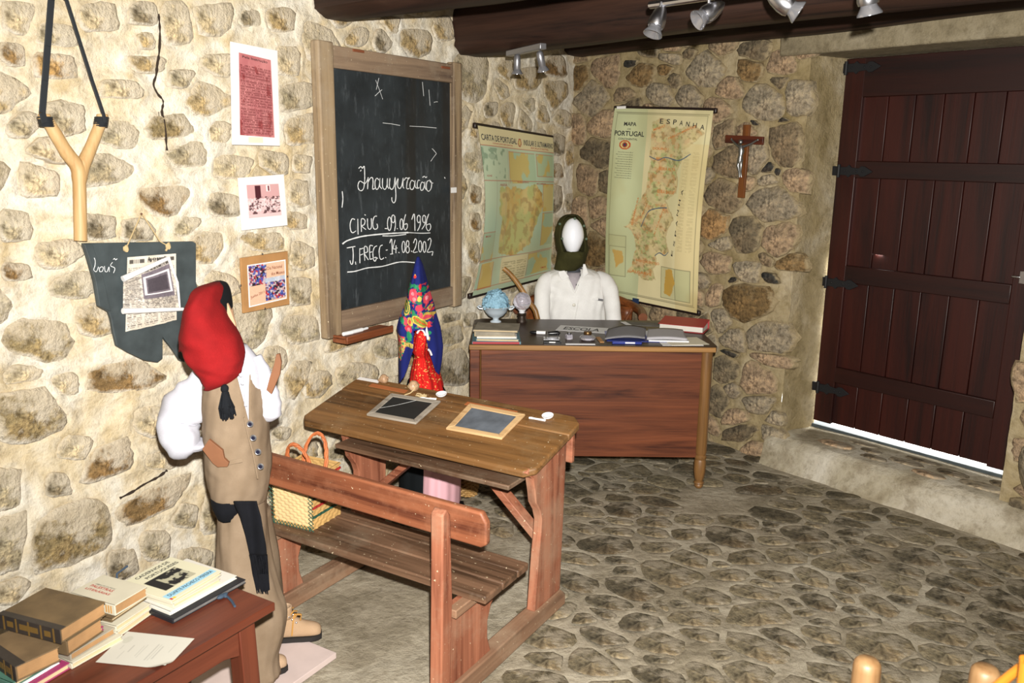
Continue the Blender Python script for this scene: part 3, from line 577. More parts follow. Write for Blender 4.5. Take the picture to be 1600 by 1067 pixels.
# ---- door leaf
dr = bpy.data.objects.new('door_1', None); COL.objects.link(dr); dr.location = FD.w(0, .30, 0); dr.rotation_euler.z = FD.rz; struct(dr, 'dark red planked wooden door with black strap hinges'); dr.empty_display_size = .1
D = lambda x, y: FD.px(x, y, .30)
xl = .368; xr = 1.425; zb, zt = .207, 2.22
g = G(); g.box((xl+.055, 0, (zb+zt)/2), (.11, .045, zt-zb)); obj('stile', g, 'door', dr, .004)
g = G(); g.box((xr-.05, 0, (zb+zt)/2), (.10, .045, zt-zb)); obj('stile', g, 'door', dr, .004)
for z0, z1 in ((2.02, zt), (1.60, 1.69), (1.03, 1.125), (.455, .545)):
    g = G(); g.box(((xl+xr)/2, 0, (z0+z1)/2), (xr-xl-.2, .044, z1-z0)); obj('rail', g, 'doorx', dr, .004)
npl = 6; pw = (xr-xl-.20)/npl
for i in range(npl):
    for z0, z1 in ((zb+.005, .455), (.545, 1.03), (1.125, 1.60), (1.69, 2.02)):
        g = G(); g.box((xl+.10+pw*(i+.5), .008, (z0+z1)/2), (pw-.004, .02, z1-z0+.004)); obj('plank', g, 'door', dr, .003)
g = G(); g.box(((xl+xr)/2, .024, (zb+zt)/2), (xr-xl-.02, .008, zt-zb-.01)); obj('light_block_board', g, 'door', dr)  # added sheet behind the planks, blocks outside light showing through their gaps
for px, py in ((1330, 107), (1318, 267), (1298, 440), (1285, 604)):
    u, z = D(px, py); h = bpy.data.objects.new('hinge', None); h = None; g = G()
    pts = [(-.03, .022), (.03, .022), (.045, .034), (.06, .020), (.10, .016), (.115, .028), (.135, .026), (.16, .012), (.18, 0)]
    poly = pts+[(a, -b) for a, b in pts[::-1][1:]]; g.prism([(u+a, z+b) for a, b in poly], -.030, -.022); g.tube([(u-.012, -.03, z-.035), (u-.012, -.03, z+.035)], .010, 8); g.box((u-.045, -.02, z), (.05, .016, .05))
    for a in (.02, .09, .125): g.ell((u+a, -.030, z), (.006, .005, .006), 8, 4)
    obj('strap_hinge', g, 'iron', dr, .002)
g = G(); u, z = D(1595, 432); g.tube([(u-.03, -.03, z), (u+.01, -.03, z)], .006, 8); g.box((u+.02, -.027, z), (.03, .012, .06)); obj('latch', g, 'steel', dr, .002)
# door frame on the hinge side is bare mortar; thin threshold of slate
g = G(); g.box((.95, .335, .168), (1.2, .08, .02)); o = obj('trim_5', g, 'slate', bevel=.004); o.location = FD.o; o.rotation_euler.z = FD.rz; struct(o, 'dark slate threshold under the door')

# ---- ceiling and beams
g = G(); 
for i in range(24): g.box((-3+i*.30+.15, 3.2, 2.62), (.294, 7.4, .02))
struct(obj('ceiling', g, 'ceil', bevel=.003), 'dim board ceiling above the dark beams')
def beam(name, label, a, b, w, h, sd, taper=.0):
    a, b = Vector(a), Vector(b); d = (b-a); L = d.length; ang = math.atan2(d.y, d.x); g = G(); n = 14; K = 40; V = []
    for i in range(K+1):
        t = i/K; wob = Vector((0, .02*mnoise.noise(Vector((t*4, sd, 0))), .018*mnoise.noise(Vector((t*3.3, sd, 7)))))
        k = 1-taper*t; k *= min(1, .82+t*L*2.2) if i < 6 else 1
        for j in range(n):
            th = 2*PI*j/n+.2; r = (abs(math.cos(th))**4+abs(math.sin(th))**4)**(-1/4.)*(1+.05*mnoise.noise(Vector((t*9, math.cos(th)*2, sd+math.sin(th)*2))))
            V.append((t*L, math.cos(th)*w/2*r*k+wob.y, math.sin(th)*h/2*r*k+wob.z))
    g.add(V, [(i*n+j, i*n+(j+1) % n, (i+1)*n+(j+1) % n, (i+1)*n+j) for i in range(K) for j in range(n)]+[tuple(range(n)), tuple(K*n+j for j in range(n))])
    o = obj(name, g, 'beam', angle=50); o.location = a; o.rotation_euler = (0, 0, ang); o['label'] = label; o['category'] = 'beam'; return o
pa = FL.w(1.14, .03, 0); A0 = (pa[0]-.02, pa[1]+.08, 2.345); hb = R(-45.5)
bA = beam('ceiling_beam', 'dark log beam carrying the spotlights, nearer the maps', A0, (A0[0]+math.cos(hb)*4.4, A0[1]+math.sin(hb)*4.4, 2.36), .24, .25, 1)
pb = FL.w(.11, .04, 0); pe = atZ(835, 0, 2.34)
hb2 = math.atan2(pe[1]-pb[1], pe[0]-pb[0])
bB = beam('ceiling_beam', 'dark log beam nearest the top of the blackboard frame', (pb[0], pb[1]+.05, 2.39), (pb[0]+math.cos(R(-38))*3.2, pb[1]+math.sin(R(-38))*3.2, 2.42), .26, .25, 4)
pc = FD.w(UDC, -.07, 2.425); pd = FD.w(2.5, -.07, 2.385)
bC = beam('ceiling_beam', 'shadowed wall beam resting along the top of the back wall', tuple(pc), tuple(pd), .2, .20, 9)

# ================================================================== THINGS ON THE LEFT WALL
def wallpt(px, py, off=0.): u, z = FL.px(px, py, off); return u, z
def Lroot(name, label, cat, px, py, off, group=None):
    u, z = FL.px(px, py, off); o = thing(name, label, cat, FL, u, off, z, group=group); o['u'] = u; o['z'] = z; return o, (lambda x, y, d=0.: (FL.px(x, y, off+d)[0]-u, d, FL.px(x, y, off+d)[1]-z))
# slingshot
t, P = Lroot('slingshot', 'big wooden slingshot fork with black rubber straps hanging on the wall', 'slingshot', 125, 260, -.06)
g = G(); A = [P(126, 376), P(125, 330), P(124, 285), P(122, 262), P(104, 238), P(86, 208), P(74, 188)]; g.tube([Vector(p) for p in smoothline(A, 3)], [.026*.8]*7+[.024]*3+[.022]*3+[.0205]*3+[.019]*3, 12)
g.tube([Vector(p) for p in smoothline([P(124, 285), P(128, 262), P(140, 235), P(152, 205), P(160, 186)], 3)], [.021, .022, .023, .023, .022, .021, .020, .019, .019, .018, .018, .018, .018], 12); obj('fork', g, 'stick', t, angle=60)
for (a, b, c) in (((66, 180), (80, 0), (84, -70)), ((161, 180), (104, 0), (80, -60))):
    g = G(); pts = [P(a[0]+4, a[1]+12, -.02), P(a[0], a[1]-4, -.024)]+[P(a[0]+(b[0]-a[0])*t_, a[1]+(b[1]-a[1])*t_, -.02) for t_ in (.3, .6, 1)]+[P(*c, -.02)]
    w = .014 if a[0] < 100 else .008
    for i in range(len(pts)-1): g.bar(pts[i], pts[i+1], w*1.5, .004, up=(0, 1, 0))
    obj('rubber_strap', g, 'rubber', t, .001)
for c, d in (((72, 190), (-9, 5)), ((158, 190), (9, 4))):
    g = G()
    for k in range(5):
        yy = c[1]-6+k*3.2; ctr = P(c[0]+(k-2)*(.8 if c[0] < 100 else -.5), yy); g.lathe([(.021, -.0035), (.0235, 0), (.021, .0035)], ctr, 14)
    obj('binding', g, 'rubber', t)
    g = G(); ctr = P(c[0]+(-3 if c[0] < 100 else 2), c[1]-9); g.tube([Vector(ctr)+Vector((0, 0, -.012)), Vector(ctr)+Vector((0, 0, .006))], [.020, .018], 12); obj('fork_tip', g, 'stick', t, .003)
g = G(); g.tube([P(80, -6), P(90, -14), P(104, -4)], .012, 8); obj('wall_hook', g, 'iron', t)
# slate plaque
t, P = Lroot('slate_plaque', 'broken dark slate shard chalked with Lousã hanging on a string', 'slate', 215, 470, -.055)
pol = [(128, 380), (300, 377), (305, 380), (305, 440), (308, 452), (300, 500), (287, 566), (280, 563), (268, 545), (253, 526), (253, 560), (245, 566), (225, 563), (200, 551), (181, 540), (176, 520), (172, 498), (168, 487), (152, 478), (146, 440), (136, 405)]
g = G(); g.prism([(P(*q)[0], P(*q)[2]) for q in pol], -.006, .008); obj('slate', g, 'slate', t, .003, smooth=False)
g = G(); pol2 = [(128, 381), (141, 381), (158, 432), (170, 486), (152, 478), (146, 440), (136, 405)]; g.prism([(P(*q)[0], P(*q)[2]) for q in pol2], -.013, -.006); obj('flake', g, 'slate', t, .002, smooth=False)
g = G()
for st in ([(92, 175), (100, 200), (98, 240), (88, 275), (110, 290), (128, 250)], [(150, 250), (135, 265), (140, 290), (160, 285), (167, 255), (150, 250)], [(178, 245), (182, 285), (200, 290), (215, 250), (218, 292)], [(245, 212), (228, 240), (264, 262), (252, 302)], [(250, 190), (262, 180), (270, 192), (284, 182)]):
    ribbon(g, [(x/5.337+130, y/5.337+370) for x, y in smoothline(st)], .9, lambda x, y: (P(x, y, -.0145)[0], -.0145, P(x, y, -.0145)[2]))
obj('chalk_writing', g, 'chalk', t)
g = G(); g.tube([P(197, 388, -.012), P(201, 379, -.010), P(221, 334, .02)], .0022, 6); g.tube([P(262, 384, -.012), P(250, 377, -.010), P(222, 334, .02)], .0022, 6)
for q in ((197, 388), (263, 384)): g.ell(P(*q, -.012), (.011, .008, .012), 10, 6, fn=lambda v: v*(1+.4*mnoise.noise(v*150)))
g.tube([P(264, 384, -.014), P(259, 392, -.014)], .004, 6); obj('hanging_string', g, 'string', t)
g = G(); g.tube([P(221, 334, -.01), P(221, 334, .05)], .004, 8); obj('nail', g, 'nail', t)
# newspaper pieces stuck on it
def quadmap(P, c, off, bulge=None):
    Q = [np.array(P(*q)) for q in c]       # TL TR BR BL
    def fn(u, v):
        p = [(Q[0][k]*(1-u)+Q[1][k]*u)*(1-v)+(Q[3][k]*(1-u)+Q[2][k]*u)*v for k in range(3)]
        return p[0], off+(bulge(u, v) if bulge else 0)+0*u, p[2]
    return fn
def newsprint(nu, nv, top=True, picture=True):
    p = Paint(nu, nv, 'd6cec2'); p.noise(4, .4, .7, 'b8a890', .5, 3)
    for i in range(3): p.lines(.03+.325*i, .14, .30+.325*i, .97, 34, '5c5650', .75, 3+i)
    if picture: p.rect(.33, .12, .97, .70, '6a6068'); p.noise(40, .3, .7, '2c2830', .6, 4); p.rect(.33, .1, .97, .72, '7c747c', .35); p.frame(.37, .20, .93, .62, 'd8d4d4', .03); p.rect(.43, .27, .87, .56, '3a343a', .8)
    p.lines(.05, .02, .95, .10, 1, '2c2826', .9, 8, .3); return p
n, P2 = Lroot('newspaper_clipping', 'yellowed newspaper clipping stuck flat on the slate, under the curled copy', 'newspaper', 240, 470, -.065)
base = newsprint(60, 90, picture=False); fn = quadmap(P2, ((199, 402), (275, 396), (276, 500), (196, 519)), 0)
def ragged(u, v):
    x, y, z = fn(u, v); return x, y, z+.006*(fbm(u*8, v*0+3, 2)-.5)*np.clip((v-.85)*7, 0, 1)
painted('paper', base, ragged, 'print_', n)
g = G(); text_on(g, 'Lousã', .42, .07, .80, .05, quadmap(P2, ((199, 402), (275, 396), (276, 500), (196, 519)), -.0012), .01); obj('lettering', g, 'ink', n)
n, P2 = Lroot('newspaper_page', 'white newspaper page with curled rolled edges hanging loose on the slate', 'newspaper', 240, 450, -.075)
pg = newsprint(70, 90); cc = ((193, 434), (265, 401), (280, 487), (192, 486)); fq = quadmap(P2, ((193, 420), (265, 401), (281, 486), (192, 486)), 0, lambda u, v: -.012*np.sin(u*PI)**2*(.4+v))
def tri(u, v): return fq(u, .16*(1-u)+v*(1-.16*(1-u)))
pg.c[:] = pg.c*1.1; painted('paper', pg, tri, 'print_', n)
for a, b, r in (((192, 436), (264, 403), .011), ((192, 486), (286, 483), .0105), ((263, 402), (277, 440), .006), ((277, 440), (281, 480), .005)):
    g = G(); g.tube([P2(*a, -.008), P2((a[0]+b[0])/2, (a[1]+b[1])/2, -.012), P2(*b, -.008)], [r, r*.85, r*.6], 12); obj('rolled_edge', g, 'white', n)
# wall cards
def card(name, label, corners, px, py, paint, mat='white', th=.006, names=('mount', 'print'), win=None, extra=None):
    n, P2 = Lroot(name, label, 'picture', px, py, -.035); Q = [P2(*q) for q in corners]
    g = G(); g.prism([(q[0], q[2]) for q in Q], -th, 0); obj(names[0], g, mat, n, .001)
    f = quadmap(P2, win, -th-.0015); painted(names[1], paint, f, 'print_', n)
    g = G(); g.tube([P2(*px_, .0) for px_ in ()] or [(Q[0][0]+.05, .0, Q[0][2]-.03), (Q[0][0]+.06, .02, Q[0][2]-.02)], .002, 5); obj('wall_pin', g, 'nail', n)
    return n, P2, f
p = Paint(70, 150, 'b0686a'); p.noise(5, .35, .7, 'c88482', .7, 2); p.noise(7, .62, .72, '8a3030', .7, 9); p.lines(.04, .13, .96, .98, 50, '5c2024', .8, 4, .4)
n, P2, f = card('press_page', 'white card with a tall pink printed page, highest of the three wall cards', ((359, 65), (432, 79), (436, 228), (362, 226)), 397, 150, p, win=((371, 82), (421, 94), (427, 215), (373, 211)))
g = G(); text_on(g, 'Pela Instrução', .10, .06, .88, .035, lambda u, v: (f(u, v)[0], f(u, v)[1]-.001, f(u, v)[2]), .012); obj('lettering', g, 'ink', n)
g = G(); a, b = P2(388, 214, -.0085), P2(411, 223, -.0085); g.box(((a[0]+b[0])/2, -.0085, (a[2]+b[2])/2), (b[0]-a[0], .001, .022)); obj('caption_label', g, 'paper', n)
p = Paint(80, 80, 'd8b4b4'); p.rect(0, 0, 1, .42, 'c89c9c'); p.rect(.25, .03, .42, .45, '4a2028'); p.rect(.60, .02, .72, .22, 'f0d8d8'); p.rect(.64, .04, .70, .2, '6a3038'); p.noise(14, .45, .55, '3c141c', .9, 5, mask=((p.v > .3) & (p.v < .9) & (p.u > .03) & (p.v > .62-.55*np.minimum(p.u, .45)+.0)).astype(float)); p.noise(22, .5, .58, 'e8d0d0', .8, 15, mask=((p.v > .4) & (p.v < .82)).astype(float)); p.rect(0, .9, 1, 1, 'd8b8b8')
n, P2, f = card('group_photograph', 'white mount with a small sepia group photograph, below the pink page', ((371, 278), (442, 272), (448, 352), (377, 360)), 409, 315, p, win=((383, 289), (433, 287), (438, 336), (387, 341)))
g = G(); g.tube([P2(386, 279, -.002), P2(401, 257, .01), P2(423, 273, -.002)], .0012, 5); obj('hanging_string', g, 'string', n)
p = Paint(90, 90, 'dcb498'); p.noise(60, .4, .6, 'd0a48a', .4); p.frame(0, 0, 1, 1, 'e8e4e4', .03)
for (u0, v0, u1, v1, sd) in ((.03, .03, .48, .52, 3), (.44, .38, .97, .94, 8)):
    m = ((p.u > u0) & (p.u < u1) & (p.v > v0) & (p.v < v1)).astype(float); p.put(m, '2a2430'); p.noise(20, .5, .56, 'b03038', .9, sd, mask=m); p.noise(24, .52, .58, 'c8b8b8', .9, sd+20, mask=m); p.noise(22, .54, .6, '3050a0', .9, sd+30, mask=m)
p.put((p.u > .44) & (p.u < .97) & (p.v > .38) & (p.v < .5), 'c4d0dc', .7)
n, P2, f = card('photo_collage', 'brown framed hardboard panel with two colour photos, lowest of the three wall cards', ((374, 403), (447, 392), (450, 475), (378, 489)), 412, 440, p, mat='cardboard', th=.010, win=((383, 414), (443, 405), (445, 466), (386, 480)))
ff = lambda u, v: (f(u, v)[0], f(u, v)[1]-.001, f(u, v)[2])
g = G(); text_on(g, 'Dia Nacional', .50, .19, .90, .08, ff, .01); text_on(g, 'dos Museus', .60, .34, .96, .08, ff, .01); text_on(g, 'Junho 2011', .06, .82, .42, .08, ff, .01, -.2); obj('lettering', g, 'brownink', n)
for q in ((410, 397), (414, 482), (376, 446), (449, 432)):
    g = G(); a = P2(*q, -.012); g.box(a, (.006, .004, .008)); obj('clip', g, 'steel', n)
# ---- blackboard
t, P = Lroot('blackboard', 'large framed blackboard chalked with Inauguração and two dates', 'blackboard', 600, 530, -.05)
X0, Z1 = P(487, 62)[0], P(487, 62)[2]; X1, Z0 = P(714, 469)[0], P(502, 530)[2]; xi0 = P(519, 300)[0]; xi1 = P(701, 300)[0]; zi1 = P(519, 107)[2]; zi0 = P(523, 486)[2]
for a, b in ((X0, xi0), (xi1, X1)):
    g = G(); g.box(((a+b)/2, -.012, (Z0+Z1)/2), (b-a, .05, Z1-Z0)); obj('stile', g, 'board_frame', t, .008, 3)
for a, b in ((zi1, Z1-.012), (Z0+.012, zi0)):
    g = G(); g.box(((xi0+xi1)/2, -.008, (a+b)/2), (xi1-xi0, .04, b-a)); obj('rail', g, 'board_rail', t, .005)
g = G(); g.box(((xi0+xi1)/2, .0, (zi0+zi1)/2), (xi1-xi0+.004, .02, zi1-zi0+.004)); pn = obj('slate_panel', g, 'board', t)
for q in ((552, 80), (689, 106)):
    g = G(); a = P(*q); g.box((a[0], -.03, a[2]), (.075, .006, .012)); obj('peg', g, 'brownink', t, .002)
g = G(); a = P(709, 297, -.038); g.box((a[0], -.038, a[2]), (.05, .002, .028)); obj('paper_tag', g, 'white', t)
cv = lambda x, y: (x/5.93+530, y/5.93+250)
def el(cx, cy, rx, ry, a0=0, a1=360): return [(cx+rx*math.cos(R(a)), cy+ry*math.sin(R(a))) for a in range(a0, a1+1, 24)]
S = [[(180, 78), (200, 60), (215, 76), (232, 58), (236, 130), (235, 200), (225, 265), (200, 285), (178, 265), (175, 225), (195, 195), (240, 218), (268, 168)],
 [(268, 160), (263, 270)], [(265, 210), (288, 168), (308, 165), (314, 205), (310, 268), (330, 262)], [(368, 185), (348, 168), (332, 200), (335, 255), (352, 272), (370, 240), (378, 168), (376, 240), (396, 266)],
 [(402, 168), (402, 245), (422, 272), (440, 245), (447, 168), (446, 240), (462, 264)], [(470, 168), (466, 245), (488, 272), (508, 240), (517, 160), (521, 250), (525, 330), (519, 382), (502, 396), (488, 372), (488, 345)], [(517, 250), (546, 168), (541, 240), (560, 264), (580, 235), (592, 165), (590, 240), (600, 262)],
 [(600, 190), (618, 165), (635, 170), (652, 164), (632, 192), (625, 262), (648, 264)], [(692, 200), (672, 188), (656, 222), (660, 265), (680, 272), (696, 240), (702, 188), (704, 245), (722, 264)], [(748, 190), (732, 188), (722, 225), (728, 262), (742, 254)],
 [(785, 214), (766, 205), (752, 240), (757, 277), (774, 277), (788, 240), (793, 200), (795, 255), (812, 277)], [(772, 162), (788, 150), (800, 162), (814, 154)], [(830, 190), (812, 205), (808, 260), (826, 290), (850, 265), (856, 210), (836, 185), (850, 208), (872, 214)],
 [(145, 552), (120, 545), (102, 590), (106, 650), (125, 674), (156, 655)], [(172, 545), (175, 690)], [(206, 665), (204, 555), (225, 545), (240, 565), (230, 600), (208, 610), (248, 645)], [(262, 542), (265, 620), (282, 642), (298, 620), (298, 540)], [(350, 520), (326, 525), (312, 570), (315, 625), (335, 642), (356, 625), (350, 590)], [(422, 635), (446, 635)],
 el(465, 590, 18, 62), el(500, 545, 15, 36), [(516, 520), (521, 600), (512, 658)], [(536, 632), (541, 640)], el(577, 595, 14, 50), [(616, 503), (601, 560), (598, 622), (612, 647), (631, 625), (628, 590), (605, 598)], [(672, 552), (696, 500), (702, 656)], el(737, 546, 15, 34), [(751, 520), (750, 600), (725, 656)], el(786, 546, 14, 34), [(800, 520), (796, 590), (765, 642)], [(830, 500), (810, 560), (808, 630), (830, 656), (848, 625), (840, 592), (812, 602)],
 [(70, 815), (150, 800)], [(125, 805), (130, 880), (125, 955), (110, 964), (100, 930)], [(150, 942), (154, 968)], [(192, 956), (190, 830), (200, 824), (226, 815)], [(192, 882), (222, 870)], [(237, 932), (232, 812), (256, 805), (262, 850), (235, 866), (270, 925)], [(285, 920), (282, 800), (312, 795)], [(283, 856), (306, 850)], [(285, 920), (310, 914)], [(350, 795), (325, 810), (312, 860), (318, 920), (334, 937), (345, 902), (323, 906)], [(352, 905), (356, 914)],
 [(402, 788), (380, 800), (370, 850), (378, 910), (395, 920), (414, 905)], [(428, 900), (434, 908)], [(432, 835), (450, 833)], [(468, 770), (486, 733), (492, 868)], [(472, 872), (500, 868)], [(518, 740), (500, 822), (540, 814)], [(526, 790), (525, 862)], [(551, 852), (556, 862)], el(596, 805, 14, 52), el(634, 775, 12, 28), el(634, 830, 16, 30), [(668, 840), (674, 850)], [(688, 770), (705, 730), (718, 752), (706, 810), (685, 855), (727, 850)], el(750, 800, 15, 52), el(790, 805, 14, 50), [(820, 746), (840, 724), (851, 750), (836, 810), (815, 852), (852, 850)], [(848, 850), (868, 850), (860, 885)],
 [(205, 92), (195, 104)], [(235, 505), (245, 512)], [(28, 290), (34, 360), (26, 440)], [(975, 158), (982, 172)]]
g = G(); wfn = lambda x, y: (P(x, y, .0)[0], -.0115, P(x, y, .0)[2])
Pc = lambda x, y: (FL.px(x, y, -.0615)[0]-t['u'], -.0115, FL.px(x, y, -.0615)[1]-t['z'])
for st in S: ribbon(g, [cv(*q) for q in smoothline(st, 4)], 1.25, Pc)
for st, w in (([(30, 778), (80, 745), (200, 710), (330, 692), (480, 680), (640, 672)], 2.0), ([(640, 672), (760, 678), (845, 675)], 1.1), ([(400, 702), (500, 702), (620, 688)], 1.3), ([(75, 1038), (150, 1030), (260, 1000), (400, 985), (560, 945), (700, 950)], 1.6)): ribbon(g, [cv(*q) for q in smoothline(st, 6)], w, Pc)
for a, b in (((587, 125), (598, 155)), ((586, 150), (597, 140)), ((598, 192), (625, 196)), ((640, 197), (682, 200)), ((670, 140), (672, 165)), ((678, 160), (684, 159)), ((675, 232), (682, 240)), ((682, 240), (673, 252)), ((592, 122), (588, 140)), ((660, 128), (662, 150))): ribbon(g, [a, ((a[0]+b[0])/2, (a[1]+b[1])/2-.5), b], .6, Pc)
obj('chalk_writing', g, 'chalk', t)
# chalk ledge + chalks
a = P(524, 524, -.05); b = P(597, 508, -.05); L0, L1 = a[0], b[0]; zt_ = (P(524, 528, -.12)[2]+P(597, 512, -.05)[2])/2
g = G(); zc = b[2]; g.box(((L0+L1)/2, -.075, zc-.004), (L1-L0, .085, .012)); g.box(((L0+L1)/2, -.115, zc-.009), (L1-L0, .012, .034)); g.box((L0+.006, -.075, zc-.009), (.012, .085, .034)); obj('chalk_ledge', g, wood('ledge_wood', '582c16', '8c5030', 0, .5), t, .003)
for i, (f, ln) in enumerate(((.17, .06), (.36, .075), (.52, .05))):
    lb = ('short stub of white chalk at the left end of the ledge', 'longest white chalk stick in the middle of the ledge', 'thin white chalk piece right of the longest stick')[i]
    c = thing('chalk_stick', lb, 'chalk', FL, t['u']+L0+(L1-L0)*f, -.05-.075, t['z']+zc+.0115, rot=.1*i-.1, group='chalks on the blackboard ledge'); g = G(); r = .009 if i < 2 else .006; g.tube([(-ln/2, 0, 0), (ln/2, 0, 0)], r, 10); obj('chalk', g, 'chalk', c, .002)

# ================================================================== MAPS
def wallmap(F, name, label, TL, TR, BR, BL, off, paint_fn, bow, nu, nv, sagx=0.):
    u0, z1 = F.px(*TL, off); u1, z1b = F.px(*TR, off); u0b, z0 = F.px(*BL, off); u1b, z0b = F.px(*BR, off)
    n = thing(name, label, 'map', F, u0, off, z0); w = u1-u0
    Q = [(0, z1-z0), (u1-u0, z1b-z0), (u1b-u0, z0b-z0), (u0b-u0, 0.)]
    def fn(u, v, d=0.):
        x = (Q[0][0]*(1-u)+Q[1][0]*u)*(1-v)+(Q[3][0]*(1-u)+Q[2][0]*u)*v; z = (Q[0][1]*(1-u)+Q[1][1]*u)*(1-v)+(Q[3][1]*(1-u)+Q[2][1]*u)*v
        return x+sagx*np.sin(v*PI)*(1-2*u), bow(u, v)-d, z
    P = Paint(nu, nv, 'd8cfac'); paint_fn(P, n, fn)
    painted('map_sheet', P, lambda u, v: fn(u, v), 'gloss', n)
    for v, nm in ((0., 'top_rod'), (1., 'bottom_rod')):
        a = Vector([float(q) for q in fn(np.array(-.02), np.array(v))]); b = Vector([float(q) for q in fn(np.array(1.02), np.array(v))]); b.y = a.y = .0; g = G(); g.bar(a, b, .022, .030); obj(nm, g, plain('dark_map_rod', '1e1210', .4), n, .006)
    return n, fn
# world of chart shapes kept simple: land patches, grid lines, boxed titles
def chart(P, n, fn):
    P.rect(0, 0, 1, 1, 'b4c2a4'); P.noise(3, .4, .65, 'a8bea4', .8, 2); P.rect(0, 0, 1, .105, 'cfc398'); P.rect(0, .875, .33, 1, 'cfc398', .0)
    land = [[(.20, .36), (.34, .35), (.50, .36), (.70, .34), (.78, .40), (.80, .50), (.70, .58), (.66, .66), (.62, .74), (.45, .78), (.25, .78), (.22, .66), (.26, .58), (.20, .48)]]
    for q in land: P.put(P.inside(q, .05, 3), 'c8b478'); 
    m = P.inside(land[0], .05, 3).astype(float); P.noise(9, .45, .6, 'b88e3c', .6, 5, mask=m); P.noise(11, .5, .62, 'a4b070', .7, 12, mask=m); P.noise(30, .55, .62, '8c6a40', .5, 22, mask=m)
    for (u0, v0, u1, v1, c, sd) in ((.36, .13, .70, .33, 'a4b898', 1), (.72, .13, .98, .28, 'a8b894', 2), (.0, .62, .17, .80, 'a2b496', 3), (.04, .81, .20, .97, 'c8b47c', 4), (.62, .80, .98, .95, '9cb498', 5), (.80, .33, .99, .52, 'c4b478', 6), (.80, .53, .99, .76, 'a0b496', 7)):
        P.rect(u0, v0, u1, v1, c); mm = ((P.u > u0) & (P.u < u1) & (P.v > v0) & (P.v < v1)).astype(float); P.noise(9, .52, .56, 'c4a858', .8, 30+sd, mask=mm); P.frame(u0, v0, u1, v1, 'b0604c', .003, .8)
    P.rect(.30, .80, .61, .965, 'd0c49c'); P.lines(.32, .82, .46, .95, 22, '7a7458', .6, 3); P.lines(.48, .82, .60, .95, 22, '7a7458', .6, 5)
    for v in (.105, .31, .79, .965): P.rect(0, v, 1, v+.004, 'a83c30', .85)
    for u in (.30, .34, .16): P.rect(u, .12 if u == .34 else .30, u+.004, .34 if u == .34 else .80, '98907a', .6)
    P.noise(2.5, .5, .8, 'b09c68', .35, 40); P.ell(.52, .068, .022, .026, 'a04438'); P.ell(.52, .068, .014, .018, 'c8b878'); P.ell(.12, .17, .05, .02, '6a806a', .4); P.noise(24, .56, .6, '5c7860', .6, 60, mask=((P.u < .3) & (P.v > .12) & (P.v < .30)).astype(float))
    g = G(); f = lambda u, v: fn(u, v, .002); text_on(g, 'CARTA DE PORTUGAL', .02, .080, .48, .036, f, .014); text_on(g, 'INSULAR E ULTRAMARINO', .57, .080, .985, .036, f, .014); obj('lettering', g, plain('dark_blue_ink', '30343c', .6), n)
    g = G(); text_on(g, 'COLECÇÃO DE CARTAS', .14, .098, .42, .012, f, .01); text_on(g, 'ESCALA E NOTAS', .66, .098, .90, .012, f, .01); text_on(g, 'ANGOLA', .20, .345, .31, .014, f, .01); text_on(g, 'PLANISFÉRIO', .46, .325, .60, .012, f, .01); text_on(g, 'MOÇAMBIQUE', .70, .335, .84, .012, f, .01); text_on(g, 'GUINÉ', .03, .29, .09, .012, f, .01); text_on(g, 'MACAU', .03, .65, .10, .012, f, .01); text_on(g, 'TIMOR', .84, .93, .92, .012, f, .01); obj('red_lettering', g, 'redink', n)
mp1, f1 = wallmap(FL, 'wall_map', 'green and yellow chart titled CARTA DE PORTUGAL, right of the blackboard', (743, 196), (861, 215), (858, 430), (735, 462), -.055, chart, lambda u, v: -.05*np.sin(v*PI)*(1-.5*u)-np.clip(np.minimum(v, 1-v)*8, 0, 1)*(.010*np.sin(u*9+v*3))-.014, 150, 230, .012)
